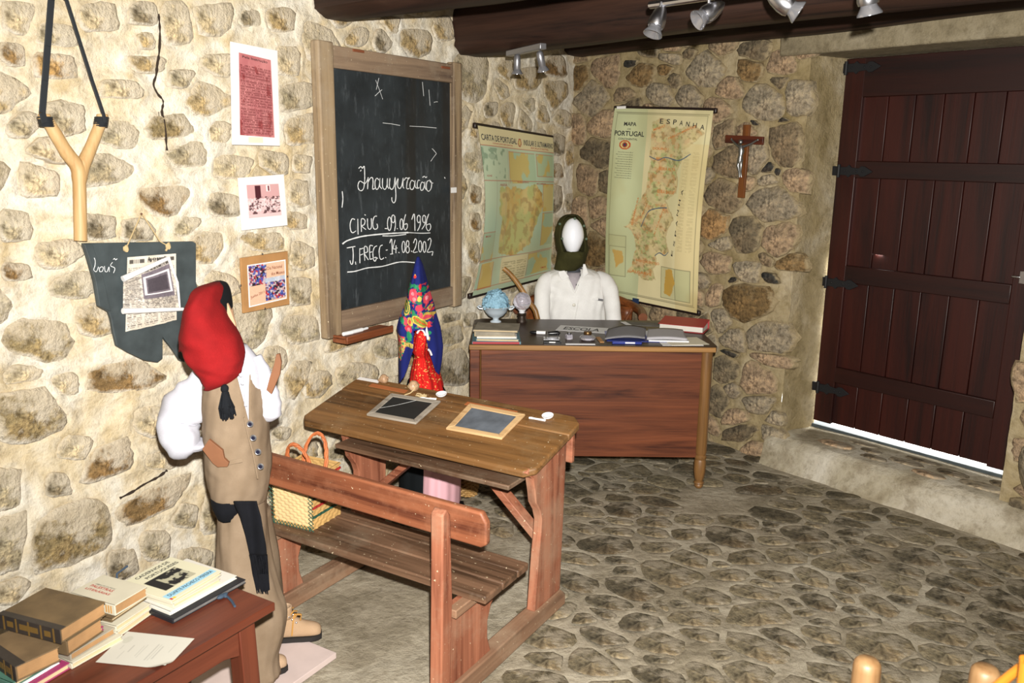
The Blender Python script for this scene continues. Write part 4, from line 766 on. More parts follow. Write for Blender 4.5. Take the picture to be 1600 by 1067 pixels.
def portugal(P, n, fn):
    P.rect(0, 0, 1, 1, 'd8cca0'); P.put((P.u < .36), 'b4bc94', .85); P.noise(3, .45, .7, 'b0b084', .5, 4)
    L = [(.42, .055), (.54, .04), (.60, .085), (.72, .09), (.86, .075), (.93, .11), (.88, .145), (.82, .17), (.74, .19), (.77, .22), (.76, .26), (.73, .30), (.75, .35), (.74, .40), (.66, .435), (.62, .46), (.70, .50), (.74, .545), (.70, .58), (.66, .62), (.66, .66), (.70, .71), (.62, .72), (.55, .73), (.56, .78), (.52, .82), (.55, .865), (.44, .875), (.34, .86), (.23, .855), (.28, .81), (.30, .75), (.33, .70), (.30, .66), (.27, .63), (.20, .615), (.26, .575), (.28, .53), (.33, .48), (.40, .41), (.42, .34), (.44, .27), (.42, .20), (.42, .12)]
    m = P.inside(L, .035, 7); P.put(m, 'c8b884'); mf = m.astype(float); P.noise(9, .45, .55, 'a0a870', .85, 9, 2., mask=mf); P.noise(20, .54, .60, 'c08050', .6, 15, 2., mask=mf); P.noise(44, .54, .58, '7c6a44', .6, 31, 2., mask=mf); P.noise(30, .48, .52, 'd0bc90', .6, 44, 2., mask=mf); P.put(P.inside([(x+.012, y) for x, y in L], .035, 7) & ~m, 'a48a5c', .6)
    P.put((P.u > .78) & (P.v > .16), 'ccb884', .55); P.lines(.80, .20, .85, .70, 90, '8c7c58', .4, 4); P.lines(.88, .20, .93, .70, 90, '8c7c58', .4, 5)
    for (u0, v0, u1, v1) in ((.62, .79, .93, .955), (.78, .79, .93, .955), (.05, .72, .22, .88), (.04, .66, .22, .72)):
        P.rect(u0, v0, u1, v1, 'b4b488', .6); P.frame(u0, v0, u1, v1, '6c6850', .004, .8)
    P.put(P.inside([(.67, .80), (.76, .80), (.78, .86), (.73, .94), (.66, .93)], .03, 5), 'c09438', .9); P.put(P.inside([(.09, .74), (.18, .74), (.19, .80), (.12, .84)], .03, 5), 'bc9448', .9)
    P.frame(.025, .018, .975, .975, '5c5844', .004, .9); P.frame(.04, .026, .96, .967, '5c5844', .002, .7)
    P.noise(2.2, .5, .75, '9a9468', .4, 50); P.noise(3, .58, .8, 'a88c50', .4, 52)
    P.ell(.155, .185, .055, .024, 'b04c24'); P.ell(.155, .185, .04, .018, 'c8b878'); P.ell(.155, .185, .025, .013, '8c2c24'); P.ell(.155, .185, .012, .008, '2c3c50')
    g = G(); f = lambda u, v: fn(u, v, .002)
    text_on(g, 'MAPA', .13, .088, .25, .020, f, .02); text_on(g, 'PORTUGAL', .045, .140, .335, .026, f, .02); text_on(g, 'CONTINENTAL', .09, .160, .27, .010, f, .01); text_on(g, 'DE', .17, .108, .20, .008, f)
    for i, ch in enumerate('ESPANHA'): text_on(g, ch, .50+i*.068, .070+(.0006*i*i), .535+i*.068, .024, f, .01)
    for i, ch in enumerate('ESPANHA'): u, v = .735+.012*i+.01*math.sin(i), .715-i*.052; text_on(g, ch, u+.02, v+.012, u+.05, .018, f, .01, R(-80))
    for i in range(12): text_on(g, 'levantado', .08 if i % 2 else .10, .225+i*.012, .24, .005, f)
    obj('lettering', g, 'ink', n)
    g = G(); 
    for s_, u0, v0, u1, h, an in (('MINHO', .44, .11, .56, .014, -.2), ('TRÁS-OS-MONTES', .60, .15, .88, .014, -.25), ('DOURO', .45, .20, .60, .012, 0), ('BEIRA ALTA', .54, .30, .72, .016, 0), ('BEIRA BAIXA', .54, .415, .73, .018, 0), ('BEIRA', .50, .25, .60, .014, 0), ('ESTREMADURA', .28, .60, .44, .016, -1.2), ('RIBATEJO', .38, .56, .50, .014, -.9), ('ALTO ALENTEJO', .54, .64, .74, .016, -1.), ('BAIXO ALENTEJO', .33, .79, .60, .018, 0), ('ALGARVE', .28, .85, .52, .016, 0)): text_on(g, s_, u0, v0, u1, h, f, .02, an)
    obj('orange_lettering', g, 'orangeink', n)
    g = G(); r_ = smoothline([(.38, .60), (.42, .55), (.47, .51), (.58, .49), (.66, .485)], 5); ribbon(g, r_, .006, f); ribbon(g, smoothline([(.42, .235), (.52, .25), (.60, .235), (.75, .245), (.86, .21)], 5), .006, f); ribbon(g, smoothline([(.55, .74), (.60, .72), (.66, .73), (.70, .71)], 4), .005, f); obj('rivers', g, plain('slate_blue_ink', '50606c', .6), n)
mp2, f2 = wallmap(FD, 'wall_map', 'tall cream map titled MAPA DE PORTUGAL CONTINENTAL, hanging on the back wall', (963, 169), (1117, 173), (1091, 489), (950, 460), -.05, portugal, lambda u, v: -.03*np.sin(v*PI)-.014-np.clip(np.minimum(v, 1-v)*8, 0, 1)*(.012*np.cos(u*8)+.005*np.sin(u*17)), 170, 300, .006)
g = G(); a = f2(np.array(.09), np.array(0.)); g.box((float(a[0]), float(a[1])-.014, float(a[2])+.004), (.075, .003, .016)); obj('paper_tag', g, 'white', mp2)
g = G(); a = f2(np.array(.36), np.array(1.)); g.box((float(a[0]), float(a[1])-.012, float(a[2])), (.05, .006, .035)); obj('blue_tape', g, 'blueplug', mp2)
# crucifix
uc, zc = FD.px(1164, 252, -.04); t = thing('crucifix', 'small wooden crucifix with a silvery figure on the back wall', 'crucifix', FD, uc, -.04, zc); Pq = lambda x, y, d=0.: (FD.px(x, y, -.04+d)[0]-uc, d, FD.px(x, y, -.04+d)[1]-zc)
m = Matrix.Rotation(R(4.5), 4, 'Y'); g = G(); a, b = Pq(1167.5, 195), Pq(1158, 309); g.bar(a, b, .042, .016, up=(0, 1, 0)); obj('upright', g, wood('crucifix_wood', '3a1c0a', '7a4820', 2, .4), t, .002)
g = G(); g.bar(Vector(Pq(1136, 217))+Vector((0, -.012, 0)), Vector(Pq(1195, 220))+Vector((0, -.012, 0)), .043, .014, up=(0, 1, 0)); obj('crossbar', g, wood('crossbar_wood', '30120a', '5c2814', 0, .4), t, .002)
g = G(); F_ = lambda x, y, d=-.030: Vector(Pq(x, y, d))
g.tube([F_(1158, 228, -.028), F_(1158.5, 236, -.032), F_(1157.5, 243, -.030), F_(1156.5, 248, -.030), F_(1156, 256, -.034)], [.013, .017, .012, .015, .012], 10)
g.tube([F_(1143, 218, -.022), F_(1150, 225, -.026), F_(1155, 229, -.028)], [.005, .006, .008], 8); g.tube([F_(1183, 219, -.022), F_(1173, 225, -.026), F_(1162, 229, -.028)], [.005, .006, .008], 8)
g.tube([F_(1155, 250), F_(1153, 259, -.04), F_(1155, 268, -.030), F_(1155.5, 277, -.028)], [.010, .009, .006, .005], 8); g.tube([F_(1158, 250), F_(1158, 258, -.042), F_(1157, 268, -.030), F_(1158.5, 277, -.028)], [.010, .009, .006, .005], 8)
g.ell(F_(1157.5, 222, -.030), (.011, .011, .014), 12, 8); g.lathe([(.010, -.003), (.013, 0), (.010, .003)], F_(1157.5, 219.5, -.030), 10)
g.ell(F_(1157, 251, -.030), (.017, .013, .012), 12, 6)
g.ell(F_(1143, 217.5, -.022), (.006, .004, .007), 8, 5); g.ell(F_(1184, 218.5, -.022), (.006, .004, .007), 8, 5)
obj('silver_figure', g, plain('tarnished_silver', '8a8a88', .35, .9), t, angle=80)
g = G(); g.box(F_(1158, 276, -.024), (.018, .010, .010)); obj('footrest', g, 'brownink', t)

# ================================================================== SPOTLIGHTS ON THE BEAM
def lamp(parent, base, stem_end, aim, s=1., kind=0):
    base, stem_end, aim = Vector(base), Vector(stem_end), Vector(aim).normalized()
    g = G(); g.tube([base, stem_end], .006*s, 8); obj('stem', g, 'steel', parent)
    q = Vector((0, 0, 1)).rotation_difference(aim).to_matrix()
    if kind == 0: prof = [(.002, -.065), (.012, -.055), (.022, -.035), (.029, -.008), (.030, .012), (.027, .022)]
    else: prof = [(.010, -.06), (.019, -.052), (.021, -.02), (.021, .022), (.017, .028)]
    g = G(); g.lathe([(r*s, z*s) for r, z in prof], stem_end, 20, q); o = obj('housing', g, 'steel' if kind == 0 else 'silver', parent, angle=50)
    g = G(); g.lathe([(.020*s, .020*s), (.024*s, .030*s), (.034*s, .046*s), (.034*s, .050*s), (.028*s, .047*s), (.012*s, .028*s), (.001, .028*s)], stem_end, 20, q); obj('reflector', g, 'glass', o, angle=60)
# small two-spot bar
def onray(x, y, yy): return atY(x, y, yy)
yb = float(A0[1]-.40); a = onray(795, 84, 4.52); b = onray(849, 72, 4.22); 
zb_ = (a[2]+b[2])/2; t = thing('spotlight_bar', 'small silver two-spot bar under the beam end, beside the blackboard', 'spotlight', None, *((a+b)/2)); o3 = Vector((a+b)/2)
g = G(); g.bar(Vector(a)-o3, Vector(b)-o3, .035, .028); obj('bar', g, 'silver', t, .003)
for (x, y), (x2, y2), yy, aim in (((808, 86), (808, 102), 4.45, (0, .1, -1)), ((843, 79), (846, 97), 4.26, (.25, .25, -1))):
    lamp(t, Vector(onray(x, y, yy))-o3, Vector(onray(x2, y2, yy))-o3, aim, .85, 1)
# long rail with four spots
a = onray(1016, 8, 3.15); b = onray(1360, -42, 2.55); t = thing('spotlight_rail', 'long chrome ceiling rail with four bullet spotlights at the top right', 'spotlight', None, *((a+b)/2)); o3 = Vector((a+b)/2)
g = G(); g.tube([Vector(a)-o3, Vector(b)-o3], .013, 10); g.tube([Vector((0, 0, 0)), Vector((.02, .04, .26))], .012, 8); obj('rail', g, 'steel', t)
for (x, y), (x2, y2), yy, aim, s in (((1034, 3), (1027, 33), 3.1, (-.35, -.25, -1), 1.0), ((1108, -6), (1108, 20), 2.95, (-.95, -.3, -.62), 1.0), ((1210, -16), (1226, 6), 2.78, (1., -.25, -.62), 1.05), ((1350, -36), (1356, -6), 2.6, (.25, .1, -1), 1.05)):
    lamp(t, Vector(onray(x, y, yy))-o3, Vector(onray(x2, y2, yy))-o3, aim, s, 0)

# ================================================================== SCHOOL DESK WITH BENCH
FS = Frame((-.87, 3.317, 0), -HL); FS.rz = -HL; FS = Frame((-.87, 3.317, 0), R(-30.84))
SL = (.735-.64)/.383; SLA = math.atan(SL)
def deskpx(px, py):      # pixel -> point on the sloping top, in desk coordinates
    o = FS.l(CP); d = ray(px, py); dl = np.array([d@FS.x, d@FS.y, d[2]]); t = (.64+SL*o[1]-o[2])/(dl[2]-SL*dl[1]); return o+dl*t
t = thing('school_desk', 'two-seat wooden school desk with attached bench in the middle of the room', 'desk', FS, 0, 0, 0)
def sloped(g): g.v = [(x, y, z+.64+SL*y) for x, y, z in g.v]; return g
g = G(); ch = .035; W_ = 1.10; Dp = .389
out = [(ch, 0), (W_-ch, 0), (W_, ch), (W_+.01, .262)]; g.add([(x, y, z) for z in (-.028, 0) for x, y in [(0, ch), (ch, 0), (W_-ch, 0), (W_, ch), (W_+.005, .262), (-.003, .262)]], [(5, 4, 3, 2, 1, 0), (6, 7, 8, 9, 10, 11)]+[(i, (i+1) % 6, (i+1) % 6+6, i+6) for i in range(6)])
obj('writing_board', sloped(g), 'desk_top', t, .008, 3)
g = G(); g.add([(x, y, z) for z in (-.028, 0) for x, y in [(-.003, .2645), (W_+.005, .2645), (W_+.005, Dp-.04), (W_-.035, Dp), (.03, Dp), (-.003, Dp-.03)]], [(5, 4, 3, 2, 1, 0), (6, 7, 8, 9, 10, 11)]+[(i, (i+1) % 6, (i+1) % 6+6, i+6) for i in range(6)]); obj('rear_board', sloped(g), 'desk_top', t, .006, 3)
for a, b in (((585, 597), (640, 608)), ((734, 625), (812, 640))):
    p, q = deskpx(*a), deskpx(*b); g = G(); g.box(((p[0]+q[0])/2, .335, .0006), (abs(q[0]-p[0]), .024, .0016)); obj('pencil_groove', sloped(g), 'groove', t)
def trestle(x0, x1, nm=True):
    # desk leg with S-curved bracket, runner, bench support, back post (all boards thin in x)
    leg = [(-.0, .635), (.045, .60), (.06, .55), (.07, .50), (.10, .46), (.115, .42), (.11, .36), (.10, .30), (.075, .07), (.275, .07), (.30, .70), (.02, .645)]
    g = G(); g.prism(leg, x0, x1, lambda y, x, z: (x, y, z)); obj('leg', g, 'desk_red', t, .004)
    g = G(); g.prism([(-.57, .0), (.30, .0), (.30, .045), (.27, .07), (-.55, .075), (-.57, .06)], x0-.012, x1+.012, lambda y, x, z: (x, y, z)); obj('runner', g, 'desk_redy', t, .005)
    sup = [(-.46, .07), (-.46, .345), (-.12, .345), (-.135, .315), (-.17, .28), (-.215, .24), (-.235, .19), (-.235, .13), (-.215, .07)]
    g = G(); g.prism(sup, x0+.004, x1-.006, lambda y, x, z: (x, y, z)); obj('bench_support', g, 'desk_red', t, .004)
    g = G(); g.prism([(-.52, .07), (-.47, .07), (-.455, .38), (-.465, .66), (-.485, .685), (-.505, .67), (-.51, .38)], x0-.004, x1+.006, lambda y, x, z: (x, y, z)); obj('back_post', g, 'desk_red', t, .005)
    g = G(); g.box(((x0+x1)/2+.022, -.29, .331), (.035, .34, .028)); obj('seat_cleat', g, 'desk_redy', t, .003)
trestle(1.045, 1.08); trestle(.185, .22)
for y0, y1, m in ((-.385, -.285, 0), (-.281, -.19, 0), (-.186, -.115, 0)):
    g = G(); g.box((.63, (y0+y1)/2, .36), (1.06, y1-y0, .028)); obj('seat_plank', g, 'bench_seat', t, .006, 3)
g = G(); g.add([(x, y, z) for y in (-.462, -.436) for x, z in ((.06, .60), (.07, .585), (1.19, .578), (1.21, .59), (1.21, .66), (1.19, .69), (.07, .698), (.06, .69))], [tuple(range(8)), tuple(range(15, 7, -1))]+[(i, i+8, (i+1) % 8+8, (i+1) % 8) for i in range(8)]); obj('backrest', g, 'bench_back', t, .007, 3)
g = G(); g.box((.625, .12, .578), (.80, .30, .018)); obj('book_shelf', g, 'bench_seat', t, .004)
g = G(); g.box((.625, .325, .63), (.94, .022, .11)); obj('apron', g, 'desk_redx', t, .004)
g = G(); g.bar((.72, .20, .572), (1.03, .20, .30), .03, .05, up=(0, 1, 0)); obj('brace', g, 'desk_redx', t, .003)
g = G(); g.bar((.52, .20, .572), (.22, .20, .30), .03, .05, up=(0, 1, 0)); obj('brace', g, 'desk_redx', t, .003)
# ---- things on the sloping top
def on_desk(name, label, cat, px, py, group=None, rot=0., lift=0.0):
    p = deskpx(px, py); return thing(name, label, cat, FS, p[0], p[1], p[2]+lift, group=group, tilt=(SLA, 0), rot=rot), p
def slate(label, cs, fm, sm, crack=False):
    pts = [deskpx(*c) for c in cs]; ctr = sum(pts)/4; n = thing('writing_slate', label, 'slate', FS, ctr[0], ctr[1], ctr[2]+.0008, tilt=(SLA, 0), group='slates on the school desk')
    k = math.cos(SLA); L = [((p[0]-ctr[0]), (p[1]-ctr[1])/k) for p in pts]; th = .009
    I = [(x*.80, y*.74) for x, y in L]
    for i, nm in enumerate(('rail', 'stile', 'rail', 'stile')):
        j = (i+1) % 4; g = G(); q = [L[i], L[j], I[j], I[i]]; g.add([(x, y, z) for z in (0, th) for x, y in q], [(3, 2, 1, 0), (4, 5, 6, 7)]+[(a, (a+1) % 4, (a+1) % 4+4, a+4) for a in range(4)]); obj('frame_'+nm, g, fm, n, .0018)
    g = G(); q = [(x*1.02, y*1.02) for x, y in I]; g.add([(x, y, z) for z in (.002, .006) for x, y in q], [(3, 2, 1, 0), (4, 5, 6, 7)]+[(a, (a+1) % 4, (a+1) % 4+4, a+4) for a in range(4)]); obj('slate_panel', g, sm, n)
    if crack:
        a, b = deskpx(587, 641), deskpx(655, 627); g = G(); ribbon(g, smoothline([((a[0]-ctr[0]), (a[1]-ctr[1])/k), ((a[0]+b[0])/2-ctr[0], ((a[1]+b[1])/2-ctr[1])/k-.008), (b[0]-ctr[0], (b[1]-ctr[1])/k)], 5), .0022, lambda x, y: (x, y, .0066)); obj('crack', g, 'chalk', n)
slate('cracked black writing slate in a worn grey frame, nearer the wall', ((573, 650), (650, 664), (689, 629), (612, 617)), 'frame_grey', 'slate_dark', True)
slate('chalk-dusted grey writing slate in a pale wooden frame, nearer the desk end', ((697, 672), (784, 688), (821, 650), (734, 633)), 'frame_light', 'slate_chalky')
for (px, py, lb, r, rt) in ((599, 598, 'plain wooden spinning top nearest the wall on the school desk', .021, .5), (646, 610, 'wooden spinning top with cord beside the inkwell', .024, -.4)):
    n, p = on_desk('spinning_top', lb, 'toy', px, py, 'spinning tops on the school desk', lift=r*.8, rot=rt)
    g = G(); q = Matrix.Rotation(R(70), 3, 'Y'); g.lathe([(.001, -1.25*r), (.2*r, -1.1*r), (.45*r, -.8*r), (.85*r, -.25*r), (1.*r, .2*r), (.92*r, .55*r), (.6*r, .85*r), (.22*r, .95*r), (.2*r, 1.15*r), (.001, 1.18*r)], (0, 0, .0), 18, q); obj('body', g, 'spin', n, angle=60)
    if r > .022:
        g = G(); pts = [(.018, 0, .010), (.026, -.012, -.002), (.02, -.03, -.014), (.012, -.05, -.016), (.014, -.07, -.016)]; g.tube([Vector(q) for q in smoothline(pts, 4)], .0024, 6)
        for k in range(4): g.tube([Vector((math.cos(a)*.0225*(1-.1*k), math.sin(a)*.0225*(1-.1*k), math.sin(a*2+k)*.003+.002+.004*k)) for a in [2*PI*i/14 for i in range(15)]], .002, 5, cap=False)
        obj('cord', g, 'string', n)
for (px, py, lb, gl) in ((690, 618, 'white ceramic inkwell beside the spinning tops', 'inkwells sunk in the school desk'), (856, 652, 'white ceramic inkwell at the free end of the desk top', 'inkwells sunk in the school desk')):
    n, p = on_desk('inkwell', lb, 'inkwell', px, py, gl, lift=.001); g = G(); g.lathe([(.010, 0), (.019, .001), (.023, .007), (.023, .009), (.017, .0085), (.013, .003), (.001, .002)], (0, 0, 0), 24); obj('rim', g, 'ceramic', n, angle=60)
for (px, py, lb, rt) in ((668, 624, 'small white dipping pen lying left of the nearer-wall inkwell', .35), (838, 656, 'small white clay marker lying left of the end inkwell', .1)):
    n, p = on_desk('dip_pen', lb, 'pen', px, py, 'pens beside the inkwells', rot=rt, lift=.004); g = G(); g.tube([(-.03, 0, 0), (-.02, 0, .001), (.0, 0, 0), (.038, 0, 0)], [.004, .0045, .0035, .005], 8); obj('holder', g, 'white', n)
    if px < 700:
        n2, p2 = on_desk('cord_tangle', 'tangled beige cord end between the spinning top and the inkwell', 'cord', 658, 620, lift=.003); g = G(); g.tube([Vector((.018*math.sin(a*2.1)+.01*math.cos(a*5), .012*math.sin(a*3.3), .003+.003*math.sin(a*4))) for a in [i*.2 for i in range(40)]], .0022, 5); obj('cord', g, 'string', n2)
n, p = on_desk('paper_strip', 'narrow white paper strip at the wall end of the desk top', 'paper', 576, 594, rot=0.03, lift=.0015); g = G(); g.box((0, 0, 0), (.115, .022, .0008)); obj('strip', g, 'white', n)

# ---- basket on the bench
bp = FS.l(atZ(468, 825, .375)); n = thing('straw_basket', 'plaited straw basket with red and green stripes standing on the bench', 'basket', FS, .285, -.25, .3745, rot=R(6))
bw, bd, bh = .175, .17, .20
def panel(nm, mat, f, nu=10, nv=16, amp=.004):
    g = G(); 
    def fn(u, v):
        x, y, z = f(u, v); k = amp*(math.sin(u*nu*PI)*(1 if int(v*nv) % 2 else -1)); return (x, y, z, k)
    g.grid(lambda u, v: (lambda q: (q[0]+(q[3] if nm.startswith('side') else 0), q[1]+(q[3] if not nm.startswith('side') else 0), q[2]))(fn(u, v)), nu*3, nv*2); return obj(nm, g, mat, n, angle=180)
fl_ = lambda z: 1-.0*z
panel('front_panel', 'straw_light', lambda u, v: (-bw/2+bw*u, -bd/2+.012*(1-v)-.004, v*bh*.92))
panel('back_panel', 'straw', lambda u, v: (-bw/2+bw*u, bd/2+.0, v*bh))
panel('side_panel', 'straw', lambda u, v: (bw/2, -bd/2+bd*u, v*bh)); panel('side_panel', 'straw', lambda u, v: (-bw/2, -bd/2+bd*u, v*bh))
g = G(); g.box((0, 0, .004), (bw, bd, .008)); obj('base', g, 'straw', n)
g = G()
for zz, mt in ((.05, 'straw_green'), (.085, 'straw_red'), (.12, 'straw_black'), (.155, 'straw_green'), (.185, 'straw_red')):
    g = G()
    for i in range(14):
        a = -bd/2+bd*i/14; g.bar((bw/2+.004+.002*(i % 2), a, zz), (bw/2+.004+.002*((i+1) % 2), a+bd/14, zz), .006, .007)
    obj('stripe', g, mt, n)
g = G()
for (x, y, z), (x2, y2, z2) in (((-bw/2, -bd/2-.004, .005), (bw/2, -bd/2-.004, .005)), ((bw/2, -bd/2-.004, .0), (bw/2, -bd/2-.002, bh*.92)), ((-bw/2, -bd/2-.004, 0), (-bw/2, -bd/2-.002, bh*.92))):
    A, B = Vector((x, y, z)), Vector((x2, y2, z2)); d = B-A; s_ = d.cross(Vector((0, 1, 0))).normalized()*.011; k = 12
    for sg in (1, -1): g.tube([A+d*(i/k)+s_*(sg if i % 2 else -sg)+Vector((0, -.003, 0)) for i in range(k+1)], .0018, 5)
obj('green_stitching', g, 'straw_green', n)
g = G(); g.tube([Vector(q) for q in ((-bw/2, -bd/2, bh*.93), (bw/2, -bd/2, bh*.93), (bw/2, bd/2, bh), (-bw/2, bd/2, bh), (-bw/2, -bd/2, bh*.93))], .006, 8); obj('rim', g, 'straw', n)
for yy, lean in ((-.03, -.03), (.05, .03)):
    g = G()
    for ph in (0, 2.1, 4.2):
        pts = []
        for i in range(26):
            a = PI*i/25; c = Vector((-.052*math.cos(a), yy+lean*math.sin(a), bh-.01+.115*math.sin(a)**.8)); pts.append(c+Vector((math.cos(a)*math.cos(i*.9+ph), math.sin(i*.9+ph), math.sin(a)*math.cos(i*.9+ph)))*.0045)
        g.tube(pts, .0045, 6)
    obj('plaited_handle', g, 'plait', n)

# ================================================================== TEACHER'S DESK
FT = Frame((-.215, 4.172, 0), R(.3)); TW, TD, TZ = 1.243, .67, .77
t = thing('teacher_desk', 'dark polished teacher desk with turned legs standing across the corner', 'desk', FT, 0, 0, 0)
g = G(); g.add([(x, y, z) for z in (TZ-.03, TZ) for x, y in ((0, 0), (TW, 0), (TW+.01, .02), (TW+.01, TD-.03), (TW-.02, TD), (.05, TD), (0, TD-.04))], [tuple(range(6, -1, -1)), tuple(range(7, 14))]+[(i, (i+1) % 7, (i+1) % 7+7, i+7) for i in range(7)]); obj('desk_top', g, 'teak_top', t, .003)
g = G(); g.box((TW/2, -.004, TZ-.016), (TW, .012, .026)); obj('edge_strip', g, 'honey', t, .004)
g = G(); g.box((TW/2+.01, .035, .455), (TW-.10, .018, .57)); obj('front_panel', g, 'teak', t, .002)
g = G(); g.box((.028, .03, .455), (.05, .035, .57)); obj('stile', g, 'teak', t, .004)
g = G(); g.box((.025, TD/2, .455), (.018, TD-.08, .57)); obj('side_panel', g, 'teak', t, .002)
g = G(); g.box((TW-.035, TD/2, .455), (.018, TD-.08, .57)); obj('side_panel', g, 'teak', t, .002)
tp = [(.030, .74), (.030, .20), (.026, .185), (.032, .178), (.032, .168), (.027, .160), (.031, .150), (.031, .095), (.026, .060), (.022, .045), (.019, .040), (.027, .034), (.028, .030), (.020, .024), (.024, .018), (.024, .012), (.014, 0)][::-1]
for x, y in ((TW-.035, .035), (TW-.04, TD-.06), (.035, .07), (.04, TD-.06)):
    g = G(); g.lathe(tp, (x, y, 0), 18); obj('turned_leg', g, 'honeyz', t, angle=40)
def T(px, py, z=TZ): return atZ(px, py, z)
def at(name, label, cat, p, rot=0., group=None, z=TZ): return thing(name, label, cat, None, float(p[0]), float(p[1]), z, rot=rot, group=group)
def book(name, label, w, d, h, cover, pages, p, z, rot, group=None, th=.0025, spine='x', cat='book', over=.003, flop=0.):
    n = thing(name, label, cat, None, float(p[0]), float(p[1]), z, rot=rot, group=group); g = G()
    g.box((w/2, d/2, th/2), (w, d, th)); g.box((w/2, d/2, h-th/2), (w, d, th))
    if spine == 'x': g.box((th/2, d/2, h/2), (th*1.6, d, h))
    elif spine == 'y': g.box((w/2, th/2, h/2), (w, th*1.6, h))
    elif spine == 'Y': g.box((w/2, d-th/2, h/2), (w, th*1.6, h))
    obj('cover', g, cover, n, .0008); g = G(); k = max(3, int(h/.006)); zz = np.linspace(th, h-th, k+1)
    for i in range(k): o_ = .0012*(i % 2)+.0008*random.random(); g.box((w/2+over*.0, d/2, (zz[i]+zz[i+1])/2), (w-2*over-o_, d-2*over-o_, zz[i+1]-zz[i]))
    obj('page_block', g, pages, n); return n
gr = 'books stacked on the teacher desk'; z = TZ+.0005
b0 = T(737, 538); 
book('book', 'red spined blue book at the bottom of the stack on the teacher desk', .245, .19, .013, 'bluec', 'pages', (b0[0]+.002, b0[1]+.006), z, R(2), gr, spine='y')
g = G(); g.box((.12, -.001, .0065), (.235, .003, .011)); nn = [o for o in bpy.data.objects if o.name.startswith('book') and o.type == 'EMPTY'][-1]; obj('red_spine', g, 'plas_red', nn)
z += .0135; book('book', 'greenish grey booklet second from the bottom on the teacher desk', .215, .18, .014, 'bluec', 'yellowpg', (b0[0]+.022, b0[1]+.010), z, R(-1), gr)
z += .0145; book('book', 'thin white booklet in the middle of the teacher desk stack', .20, .17, .009, 'white', 'pages', (b0[0]+.026, b0[1]+.014), z, R(1), gr)
z += .0095; book('book', 'tattered tan book with torn pages in the teacher desk stack', .205, .17, .026, 'yellowpg', 'grey_pg', (b0[0]+.014, b0[1]+.014), z, R(3), gr)
z += .0265; book('book', 'worn grey covered book topmost on the teacher desk stack', .225, .185, .011, 'grey_pg', 'yellowpg', (b0[0]+.006, b0[1]+.004), z, R(-4), gr)
# enamel bowl of blue flowers
p = T(775, 499); n = at('flower_bowl', 'pale enamel footed bowl filled with blue hydrangea', 'vase', (p[0], p[1]-.07)); 
g = G(); g.lathe([(.032, 0), (.030, .006), (.016, .012), (.018, .024), (.045, .038), (.064, .062), (.070, .080), (.083, .088), (.081, .091), (.066, .084), (.055, .062), (.03, .045), (.001, .042)], (0, 0, 0), 28); 
g.v = [(x*(1+.035*math.sin(8*math.atan2(y, x))*(z > .08)), y*(1+.035*math.sin(8*math.atan2(y, x))*(z > .08)), z) for x, y, z in g.v]; obj('bowl', g, 'bowl', n, angle=60)
for s_ in (-1, 1): g = G(); g.tube([(s_*.078, 0, .086), (s_*.098, 0, .092), (s_*.104, 0, .087), (s_*.094, 0, .076), (s_*.074, 0, .074)], .0045, 8); obj('handle', g, 'bowl', n)
g = G(); g2 = G()
g.ell((0, 0, .085), (.056, .056, .062), 20, 12)
for i in range(260):
    a = random.random()*2*PI; ph = math.acos(random.uniform(.0, 1)); nrm = Vector((math.sin(ph)*math.cos(a), math.sin(ph)*math.sin(a), math.cos(ph))); c = Vector((0, 0, .088))+Vector((nrm.x*.070, nrm.y*.070, nrm.z*.088))*random.uniform(.84, 1.10); n2_ = (nrm+Vector([random.uniform(-.3, .3) for _ in range(3)])).normalized(); e = n2_.orthogonal().normalized(); f_ = n2_.cross(e)
    for k in range(4):
        b_ = k*PI/2+a; d = (e*math.cos(b_)+f_*math.sin(b_))+n2_*.25; s_ = n2_.cross(d).normalized()
        g.add([c, c+d*.009+s_*.007, c+d*.016, c+d*.009-s_*.007], [(0, 1, 2, 3)])
for i in range(22):
    a = i*2*PI/22; c = Vector((math.cos(a)*.068, math.sin(a)*.068, .092)); d = Vector((math.cos(a), math.sin(a), random.uniform(-.4, .3))); s_ = Vector((-math.sin(a), math.cos(a), 0)); g2.add([c-d*.02, c+s_*.010, c+d*.016, c-s_*.010], [(0, 1, 2, 3)])
o = obj('petals', g, 'flower', n, smooth=False); o['kind'] = 'stuff'; o = obj('leaves', g2, 'leafg', n, smooth=False); o['kind'] = 'stuff'
# clear patterned bulb lamp
p = T(813, 500); n = at('glass_globe', 'clear dimpled glass globe on a dark cap beside the flower bowl', 'lamp', (p[0]+.008, p[1]-.05))
g = G(); g.lathe([(.030, 0), (.030, .012), (.024, .02), (.022, .036), (.026, .042), (.026, .048), (.018, .052)], (0, 0, 0), 20); obj('cap', g, 'darkbrass', n, angle=40)
g = G(); g.lathe([(.016, .050), (.017, .064), (.022, .068), (.020, .074)], (0, 0, 0), 20); obj('neck', g, 'ceramic', n, angle=50)
g = G(); g.ell((0, 0, .118), (.05, .05, .052), 44, 30, fn=lambda q: q*(1+.035*math.sin(math.atan2(q.y, q.x)*22)*math.sin(math.acos(max(-1, min(1, q.z/.052)))*15))); obj('globe', g, 'clear', n, angle=180)
